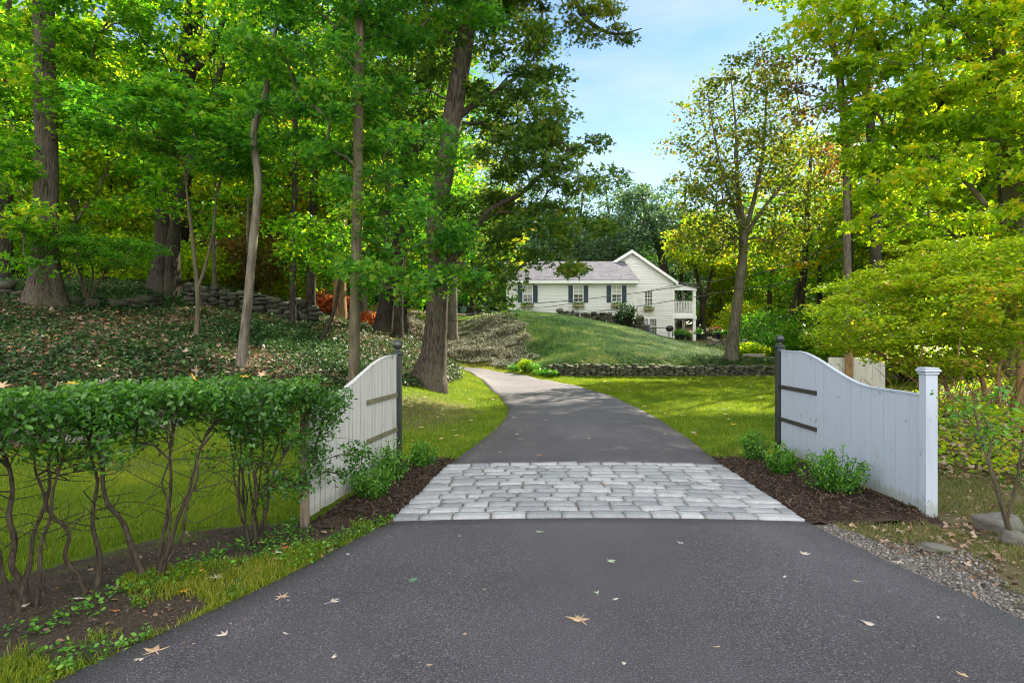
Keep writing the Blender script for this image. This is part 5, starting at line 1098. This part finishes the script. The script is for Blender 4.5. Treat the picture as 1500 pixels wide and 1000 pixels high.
# near left lawn behind the hedge
def m1(x, y): return lawn_mask(x, y) & (x < xl(y)) & ~((y < 5.4) & (x > xl(y) - 1.15)) & (rng.random(len(x)) > .7 * w_dry(x, y)) & (w_soil(x, y) < .3 + .3 * noise2(x, y, 3))
x, y = scatter(-9, -1, 2.6, 9.6, 2600, m1); hgt = rng.uniform(.03, .075, len(x))
gstuff('lawn_grass', 'short mown grass behind the hedge and fence', blade_mesh('lawn_grass', onto(x, y), hgt, .006, .9, np.clip(rng.random(len(x)) * .6 + .5 * (fbm(x, y, .9) - .3), 0, 1)), M['grass'])
# verge weeds and grass under the hedge
def m2(x, y): return (x < xl(y) + .015) & (x > xl(y) - .35 - .8 * noise2(x, y, 1.5)) & frust(x, y, .2) & (fbm(x, y, 2.6) > .31 + .16 * rng.random(len(x))) & (y < 5.5)
x, y = scatter(-4.5, -1, 2.2, 5.5, 11000, m2)
gstuff('verge_grass', 'ragged grass along the left edge of the asphalt', blade_mesh('verge_grass', onto(x, y), rng.uniform(.02, .075, len(x)), .005, 1.0), M['grass'])
def m2b(x, y): return (x < xl(y) + .02) & (x > xl(y) - .95) & frust(x, y, .2) & (fbm(x + 4, y, 2.3) > .43) & (y < 5.6)
x, y = scatter(-4.5, -1, 2.2, 5.6, 1500, m2b); p = onto(x, y, .0); p[:, 2] += rng.uniform(.01, .06, len(x))
tag(link('verge_weeds', leaf_mesh('verge_weeds', p, rng.uniform(.018, .038, len(x)), None, T_OVAL, .4), M['leaf_box']), 'small leafy weeds beside the left asphalt edge', 'weeds', kind='stuff')
# left strip beyond the fence
def m3(x, y): return lawn_mask(x, y) & (x < xl(y)) & (y > 7.6)
x, y = scatter(-6.5, 0.2, 7.6, 27, 1100, m3); kk = rng.random(len(x)) > w_dry(x, y) * .75
gstuff('strip_grass', 'patchy grass strip between the fence, the flared oak and the driveway', blade_mesh('strip_grass', onto(x[kk], y[kk]), rng.uniform(.03, .07, kk.sum()), .009, 1.0, np.clip(rng.random(kk.sum()) * .7, 0, 1)), M['grass'])
def m3b(x, y): return ~in_drive(x, y, 0) & in_drive(x, y, 1.1) & (y > 27.5)
x, y = scatter(-14, 3, 27, 36, 700, m3b)
gstuff('bend_grass', 'narrow fringe of mown grass around the driveway bend', blade_mesh('bend_grass', onto(x, y), rng.uniform(.04, .08, len(x)), .014, 1.0), M['grass'])
# right lawn
def m4(x, y): return lawn_mask(x, y) & (x > xr(y)) & (y > 8.0) & (y < 28.0)
x, y = scatter(1, 16, 8, 28, 750, m4)
gstuff('lawn_grass', 'broad mown lawn right of the driveway below the knoll', blade_mesh('lawn_grass', onto(x, y), rng.uniform(.035, .07, len(x)), .011, .9, np.clip(rng.random(len(x)) * .6 + .6 * (fbm(x, y, .35) - .3), 0, 1)), M['grass'])
# right verge near
def m5(x, y): return (x > xr(y) + .02) & ~bed(x, y) & frust(x, y) & (fbm(x, y, 2.0) + .15 * sst(0, .8, x - xr(y)) > .62) & (y > 3)
x, y = scatter(2.6, 9, 3, 9.5, 3600, m5)
gstuff('verge_grass', 'thin dry grass around the end post of the clean fence', blade_mesh('verge_grass', onto(x, y), rng.uniform(.02, .06, len(x)), .005, 1.1), M['grass_dry'])
# knoll: shaggy long grass combed downhill
def m6(x, y): return (y > 28.3) & (y < 44.3) & ~in_drive(x, y, .3) & (x > -3) & (x > 1.4 - .18 * (y - 29) + 2.2 * (fbm(x, y, .45) - .5)) & (x < 17) & (H(x, y) > .12)
x, y = scatter(-1, 17, 28.3, 44.3, 430, m6)
gstuff('knoll_grass', 'long shaggy grass combed downhill over the knoll', blade_mesh('knoll_grass', onto(x, y, .02), rng.uniform(.14, .36, len(x)), .024, 1.6, np.clip(rng.random(len(x)) * .35 + 1.5 * (fbm(x * 1.3 + y * .8, y * 1.9 - x * .3, .55) - .30), 0, 1), np.array([.75, -.75, -.45])), M['grass_mound'])

# ------------------------------------------------------------------ ground cover and litter
def mb1(x, y): return (w_litter(x, y) > .35) & (x < 1.5) & frust(x, y) & ~in_drive(x, y, .1) & (y < 30) & (x < xfoot(y) + .5)
x, y = scatter(-22, 2, 8, 30, 150, mb1); k = fbm(x, y, .55) + .3 * rng.random(len(x)) > .42
p = onto(x[k], y[k]); n = k.sum(); rep = 5
p = np.repeat(p, rep, 0) + rng.normal(0, .09, (n * rep, 3)) * np.array([1, 1, .25]); p[:, 2] += rng.uniform(.03, .17, len(p))
tag(link('bank_groundcover', leaf_mesh('bank_groundcover', p, rng.uniform(.05, .10, len(p)), None, T_KITE, .45), M['ivy']), 'dark glossy ground cover carpeting the wooded bank', 'ground cover', kind='stuff')
x, y = scatter(-22, 2, 8, 30, 420, mb1); k = fbm(x, y, .45) > .30 + .35 * rng.random(len(x)); x, y = x[k], y[k]; p = onto(x, y); p[:, 2] += rng.uniform(.01, .15, len(p))
tag(link('bank_leaf_litter', leaf_mesh('bank_leaf_litter', p, rng.uniform(.06, .14, len(p)), None, T_MAPLE, .4), M['litter']), 'brown fallen leaves strewn over the ground cover of the bank', 'leaf litter', kind='stuff')
# left slope of the knoll: dry matted cover
def mb2(x, y): return (y > 30.2) & (y < 39) & ~in_drive(x, y, .7) & (x < 2.0 - .18 * (y - 29) + 2.2 * (fbm(x, y, .45) - .5)) & (x > -12) & (fbm(x * .8, y * 1.6, .7) > .20)
x, y = scatter(-12, 4, 29.8, 39, 420, mb2); p = onto(x, y, .03); tn = np.clip(rng.random(len(x)) * .6 + .9 * (fbm(x * 1.5, y * 3, .6) - .3), 0, 1)
p[:, 2] += .9 * np.clip(fbm(x * .8, y * 1.6, .7) - .38, 0, .4)
tag(link('matted_groundcover', blade_mesh('matted_groundcover', p, rng.uniform(.10, .22, len(x)), .045, 2.0, tn, np.array([.3, -.6, -.3])), M['straw']), 'silvery matted dry ground cover on the left flank of the knoll', 'ground cover', kind='stuff')
# right woodland floor
def mb3(x, y): return (w_litter(x, y) > .3) & (x > 3.9) & frust(x, y) & (y < 18)
x, y = scatter(4, 17, 4.5, 18, 170, mb3); p = onto(x, y); p[:, 2] += rng.uniform(.005, .05, len(p))
tag(link('wood_leaf_litter', leaf_mesh('wood_leaf_litter', p, rng.uniform(.05, .11, len(p)), None, T_MAPLE, .45), M['litter']), 'brown leaf litter under the layered shrub on the right', 'leaf litter', kind='stuff')
x, y = scatter(4, 17, 5.2, 18, 60, mb3); p = np.repeat(onto(x, y), 5, 0) + rng.normal(0, .09, (len(x) * 5, 3)) * np.array([1, 1, .3]); p[:, 2] += rng.uniform(.03, .22, len(p))
tag(link('wood_groundcover', leaf_mesh('wood_groundcover', p, rng.uniform(.04, .08, len(p)), None, T_KITE, .5), M['leaf_lime']), 'low leafy ground cover right of the clean fence', 'ground cover', kind='stuff')
# tangle of dead twigs under the layered shrub
r = np.random.default_rng(9); paths = []
for _ in range(170):
    b0 = np.array([r.uniform(6.4, 11), r.uniform(9.6, 12.2), 0]); b0[2] = h1(b0[0], b0[1]) + .02; d = np.array([r.normal(0, .5), r.normal(0, .3), r.uniform(.15, .9)]); m_ = b0 + d * .5 + r.normal(0, .07, 3); paths.append((np.array([b0, m_, b0 + d]), np.array([.014, .01, .004])))
V_, F_ = tubes_np(paths, 4); tag(link('brushwood', raw_mesh('brushwood', V_, F_), M['bark_tan']), 'tangle of bare tan twigs beneath the layered shrub', 'brushwood', kind='stuff')
# gravel by the right asphalt edge
def mg(x, y): return (x > xr(y) + .01) & (x < xr(y) + .05 + 1.25 * noise2(x, y, 1.6)) & (fbm(x, y, 3) > .44) & (y < 5.6) & frust(x, y, .2)
x, y = scatter(2.4, 5, 2.4, 5.6, 3800, mg); n = len(x); s = rng.uniform(.003, .010, n) * rng.choice([1, 1, 1, 1.9], n); oc = np.array([(1, 0, 0), (0, 1, 0), (-1, 0, 0), (0, -1, 0), (0, 0, .7), (0, 0, -.7)]); of = np.array([[0, 1, 4], [1, 2, 4], [2, 3, 4], [3, 0, 4], [1, 0, 5], [2, 1, 5], [3, 2, 5], [0, 3, 5]])
V = np.einsum('nij,kj->nki', rot_rand(n, .5), oc) * (s[:, None] * rng.uniform(.6, 1.3, (n, 6)))[:, :, None] + onto(x, y, .004)[:, None]
tag(link('gravel_strip', raw_mesh('gravel_strip', V.reshape(-1, 3), (of[None] + (np.arange(n) * 6)[:, None, None]).reshape(-1, 3), tint=np.repeat(rng.random(n), 6)), M['gravel']), 'loose grey gravel along the right asphalt edge', 'gravel', kind='stuff')
# crumbs of leaf and bark on the bare soil and along the asphalt edges
def mc(x, y): return frust(x, y, .2) & (((x < xl(y) + .03) & (x > xl(y) - 1.6) & (y < 5.5)) | ((x > xr(y) - .03) & (x < xr(y) + 1.8) & (y < 6.0)))
x, y = scatter(-4.5, 5, 2.2, 6, 520, mc); p = onto(x, y, .006); k = (x < 0) | (rng.random(len(x)) < .5); p = p[k]
tag(link('soil_crumbs', leaf_mesh('soil_crumbs', p, rng.uniform(.006, .022, len(p)) * rng.choice([1, 1, 1, 2.2], len(p)), None, T_OVAL, .45), M['crumb']), 'crumbs of dead leaf and bark on the bare soil beside the asphalt', 'leaf litter', kind='stuff')
def me_(x, y): return in_drive(x, y, 0) & ~in_drive(x, y, -.35) & (rng.random(len(x)) < .5)
x, y = scatter(-3, 4, 2.4, 16, 55, me_); c_ = 2 * (x - xl(y)) / (xr(y) - xl(y)) - 1; p = np.stack([x, y, H(x, y) + .016 + .03 * (1 - c_ ** 2)], -1); ok = (y < 5.4) | (y > 7.9); p = p[ok]
tag(link('edge_debris', leaf_mesh('edge_debris', p, rng.uniform(.006, .022, len(p)), None, T_KITE, .3), M['litter']), 'tiny debris gathered along the asphalt edges', 'debris', kind='stuff')
def mr(x, y): return (x > xr(y) + .25) & frust(x, y, .2) & ~bed(x, y) & (fbm(x, y, 1.4) > .36 + .2 * rng.random(len(x)))
x, y = scatter(2.6, 8, 2.5, 8.5, 230, mr); p = onto(x, y, .008); p[:, 2] += rng.uniform(0, .02, len(p))
tag(link('verge_leaf_litter', leaf_mesh('verge_leaf_litter', p, rng.uniform(.015, .05, len(p)) * rng.choice([1, 1, 1.5], len(p)), None, T_MAPLE, .5), M['litter']), 'dry leaf scraps over the thin grass around the boulders', 'leaf litter', kind='stuff')
# boulders
def boulder(px, py, D, rx, ry, rz, lab, seed, rot=0):
    r = np.random.default_rng(seed); nu, nv = 28, 16; V = []; F = []; ph = r.uniform(0, 6, 9)
    for j in range(nv + 1):
        v_ = PI * j / nv
        for i in range(nu):
            u = 2 * PI * i / nu; d = np.array([math.sin(v_) * math.cos(u), math.sin(v_) * math.sin(u), math.cos(v_)])
            k = 1 + .10 * math.sin(3 * d[0] + ph[0] + 2 * d[2]) + .08 * math.sin(4 * d[1] + ph[1]) + .06 * math.sin(6 * d[2] + 3 * d[0] + ph[2]) + .03 * math.sin(11 * d[0] + ph[3]) * math.sin(9 * d[1] + ph[4])
            V.append(np.sign(d) * np.abs(d) ** .85 * k * np.array([rx, ry, rz]))
    for j in range(nv):
        for i in range(nu): F.append((j * nu + i, j * nu + (i + 1) % nu, (j + 1) * nu + (i + 1) % nu, (j + 1) * nu + i))
    o_ = link('boulder', raw_mesh('boulder', np.array(V), np.array(F), tint=np.full(len(V), .5)), M['boulder'], smooth=True)
    p = P(px, py, D); o_.location = (p[0], p[1], rz * .35); o_.rotation_euler = (0, 0, rot); tag(o_, lab, 'boulder', 'boulders at the foot of the sapling')
boulder(1465, 772, 5.25, .19, .13, .10, 'long grey boulder behind the sapling stem', 1, .1); boulder(1484, 790, 4.9, .095, .08, .075, 'small rounded boulder against the sapling base', 2); boulder(1370, 806, 4.72, .12, .08, .035, 'flat pale rock near the gravel right of the asphalt', 3, -.2)

# ------------------------------------------------------------------ fallen leaves
def leafmat(name, col): return leaf_mat(name, [(0, tuple(c * .7 for c in col)), (.5, col), (1, tuple(min(1, c * 1.25) for c in col))], .12, (1, 1, 1), .5, .3, .2)
LM = {'tan': leafmat('tan_leaf', (.55, .38, .22)), 'pale': leafmat('pale_leaf', (.62, .52, .42)), 'green': leafmat('green_leaf', (.14, .30, .16)), 'gold': leafmat('gold_leaf', (.62, .36, .04)), 'rust': leafmat('rust_leaf', (.5, .16, .05)), 'sage': leafmat('sage_leaf', (.45, .55, .34))}
def star(n_l, seed):
    r = np.random.default_rng(seed); pts = []
    angs = {5: [0, 50, -50, 105, -105], 3: [0, 45, -45], 1: [0]}[n_l]; angs = sorted(angs); V = [(0, 0, 0)]; F = []
    if n_l == 1:
        ou = [(0, -.45), (.14, -.2), (.2, .1), (.12, .4), (0, .6), (-.12, .4), (-.2, .1), (-.14, -.2)]
    else:
        ou = [(0.03, -.42)]
        for k, a_ in enumerate(angs[::-1]):
            pass
        al = sorted(angs, reverse=True); ou = []
        for k, a_ in enumerate(al):
            ln = (.62 if a_ == 0 else .56 if abs(a_) < 80 else .42) * r.uniform(.9, 1.1); t = R(a_ + r.uniform(-5, 5)); ou.append((-math.sin(t + .22) * ln * .62, math.cos(t + .22) * ln * .62)); ou.append((-math.sin(t) * ln, math.cos(t) * ln)); ou.append((-math.sin(t - .22) * ln * .62, math.cos(t - .22) * ln * .62))
            if k < len(al) - 1: t2 = R((a_ + al[k + 1]) / 2); ou.append((-math.sin(t2) * .2, math.cos(t2) * .2))
        ou.append((.03, -.14)); ou.append((.015, -.5)); ou.append((-.015, -.5)); ou.append((-.03, -.14)); ou = ou[::-1]
    cu = r.uniform(.15, .5, 2)
    f3 = lambda p: (p[0], p[1], .09 + cu[0] * .45 * p[0] ** 2 + cu[1] * .3 * p[1] ** 2 * (1 if p[1] > 0 else .2) - .03 + .03 * math.sin(9 * p[0] + 7 * p[1]))
    V = [f3((0, 0))] + [f3(p) for p in ou]; n = len(ou); V2 = [(p[0], p[1], p[2] - .012) for p in V]
    F = [(0, 1 + i, 1 + (i + 1) % n) for i in range(n)]; k = n + 1
    return np.array(V + V2), np.array(F + [(k + a_, k + c, k + b_) for (a_, b_, c) in F] + [(1 + i, k + 1 + i, k + 1 + (i + 1) % n) for i in range(n)] + [(1 + i, k + 1 + (i + 1) % n, 1 + (i + 1) % n) for i in range(n)])
_lm = {}
def fallen(px, py, size, col, lobes, lab, group, yaw, seed, xy=None, z0=None):
    key = (col, lobes, seed % 4)
    if key not in _lm:
        V, F = star(lobes, seed % 4 + lobes * 7); me = raw_mesh('fallen_leaf', V, F, tint=np.random.default_rng(seed).random(len(V)) * .4 + .3); me.materials.append(LM[col]); _lm[key] = me
    if xy is None: D = 1440 / (py - 500); x = (px - 750) / 900 * D; y = D
    else: x, y = xy
    w_ = xr(y) - xl(y); c_ = 2 * (x - xl(y)) / w_ - 1; z = h1(x, y) + .012 + (.03 * (1 - c_ * c_) if abs(c_) < 1 else .01) if z0 is None else z0
    if 5.4 < y < 7.9 and abs(c_) < 1: z += .018
    o_ = bpy.data.objects.new('fallen_leaf', _lm[key]); C.objects.link(o_); o_.location = (x, y, z - .045 * size); size *= .86; o_.scale = (size, size, size); o_.rotation_euler = (.10 * math.sin(seed * 5.1), .10 * math.cos(seed * 3.7), yaw); tag(o_, lab, 'leaf', group); return o_
GN = 'fallen leaves lying on the near asphalt'
for i, (px, py, s, c, l, lab) in enumerate([
    (850, 918, .17, 'tan', 5, 'large pale tan star shaped leaf at the centre of the near asphalt'), (228, 957, .16, 'tan', 5, 'tan star shaped leaf near the lower left asphalt edge'), (413, 877, .12, 'tan', 5, 'orange tan star leaf below the left verge weeds'),
    (485, 887, .11, 'pale', 3, 'pinkish curled leaf right of the orange tan star leaf'), (330, 935, .10, 'pale', 3, 'pale crumpled leaf between the two left star leaves'), (209, 968, .09, 'pale', 3, 'small pale leaf touching the lower left star leaf'),
    (419, 934, .07, 'pale', 1, 'narrow pale leaf lying alone on the left asphalt'), (490, 970, .07, 'pale', 1, 'small pinkish leaf near the bottom left of the asphalt'), (607, 856, .10, 'green', 5, 'only deep green leaf on the near asphalt'),
    (790, 785, .10, 'sage', 5, 'pale green star leaf just below the cobbles'), (893, 830, .09, 'sage', 5, 'pale green leaf below the middle of the cobbles'), (874, 878, .08, 'sage', 3, 'grey green leaf above the large tan star leaf'),
    (901, 887, .07, 'pale', 1, 'narrow beige leaf beside the grey green leaf'), (995, 801, .08, 'pale', 3, 'pale crumpled leaf right of centre under the cobbles'), (1176, 816, .12, 'pale', 3, 'flat cream leaf near the right corner of the cobbles'),
    (1276, 922, .13, 'pale', 1, 'long narrow wood chip like leaf on the right asphalt'), (1150, 851, .06, 'pale', 1, 'tiny pinkish leaf on the right asphalt'), (1254, 856, .06, 'tan', 1, 'tiny tan leaf near the right gravel edge'), (1374, 909, .05, 'pale', 1, 'tiny pale leaf on the far right asphalt'),
    (683, 939, .05, 'tan', 3, 'tiny tan fleck left of the large star leaf'), (914, 982, .07, 'pale', 1, 'beige leaf at the bottom centre edge'), (1048, 958, .05, 'tan', 1, 'tiny tan leaf low right of centre'), (1410, 996, .09, 'tan', 1, 'tan leaf cut by the bottom right edge'),
    (628, 985, .05, 'tan', 1, 'tiny tan leaf at the bottom left of centre'), (673, 790, .04, 'pale', 1, 'tiny pale fleck below the left of the cobbles'), (708, 872, .04, 'tan', 1, 'tiny tan fleck left of the pale green leaf'), (510, 815, .06, 'pale', 1, 'small pale leaf on the asphalt near the left verge corner'),
    (1318, 826, .12, 'pale', 3, 'pink brown curled leaf on the right asphalt edge'), (884, 716, .09, 'rust', 3, 'brown leaf resting on the middle of the cobbles'), (1028, 716, .07, 'rust', 1, 'small dark brown leaf on the right cobbles'), (1016, 751, .07, 'pale', 3, 'pale leaf on the front row of cobbles')]):
    fallen(px, py, s, c, l, lab, GN, i * 1.7 + .4, i)
r = random.Random(4)
for i, (px, py) in enumerate([(790, 670), (705, 655), (718, 640), (740, 622), (760, 632), (757, 638), (762, 645), (820, 628), (840, 610), (857, 606), (880, 600), (937, 620), (1015, 633), (1017, 628), (1020, 637), (973, 636), (955, 625), (810, 588), (790, 596), (753, 612), (770, 580), (850, 582), (905, 590), (863, 645), (960, 642), (735, 665), (800, 618)]):
    fallen(px, py, r.uniform(.08, .15), r.choice(['gold', 'tan', 'pale', 'gold']), r.choice([3, 5]), 'one of the small yellow and tan leaves scattered on the far asphalt', 'fallen leaves on the far asphalt', r.uniform(0, 6), i)
for i in range(95):
    if i < 62: x, y = r.uniform(2.8, 13), r.uniform(11, 26)
    else: x, y = r.uniform(-3.4, -.4), r.uniform(9.5, 19)
    if in_drive(np.array([x]), np.array([y]), .1)[0] or abs(x) > y * .83: continue
    fallen(0, 0, r.uniform(.10, .17), r.choice(['gold', 'tan', 'pale', 'pale']), r.choice([3, 5]), 'one of the fallen leaves dotted over the right lawn' if i < 62 else 'one of the fallen leaves dotted over the grass strip by the flared oak', 'fallen leaves on the right lawn' if i < 62 else 'fallen leaves on the strip by the oak', r.uniform(0, 6), i, (x, y), h1(x, y) + .05)
for i in range(26):
    t = r.random(); x = -1.4 - t * 2.3 + r.uniform(-.25, .5); y = 5.1 - t * 2.3 + r.uniform(-.3, .3)
    if x > xl(y): continue
    fallen(0, 0, r.uniform(.06, .12), r.choice(['rust', 'tan', 'pale', 'gold']), r.choice([1, 3, 5]), 'one of the brown leaves lying on the soil under the hedge', 'fallen leaves under the hedge', r.uniform(0, 6), i, (x, y), h1(x, y) + .015)
hcount = {}
for i, (px, py, c) in enumerate([(12, 562, 'rust'), (30, 566, 'rust'), (58, 568, 'rust'), (77, 574, 'rust'), (108, 568, 'pale'), (116, 574, 'pale'), (158, 572, 'tan'), (214, 572, 'gold'), (237, 570, 'pale'), (278, 571, 'pale'), (341, 567, 'gold'), (398, 566, 'gold'), (437, 566, 'tan')]):
    t = .05 + .9 * px / 480; xy = HEDGE_A + (HEDGE_B - HEDGE_A) * t + np.array([.05, -.02]) * (i % 3)
    D = xy[1]; X = (px - 750) / 900 * D * 1.0
    k_ = {'rust': 'brown red', 'pale': 'pale', 'gold': 'yellow', 'tan': 'orange tan'}[c]; hn = hcount.get(k_, 0); hcount[k_] = hn + 1
    o_ = fallen(px, py, .095, c, 5, '%s %s fallen leaf from the left on top of the clipped hedge' % (['first', 'second', 'third', 'fourth', 'fifth'][hn], k_), 'fallen leaves caught on the hedge', i * 2.1, i, (float(xy[0]), float(xy[1])), 1.335)
    o_.rotation_euler = (.45 * math.sin(i * 3.3) + .35, .4 * math.cos(i * 2.2), i * 2.1)
# one green strap weed by the fence, loose sticks
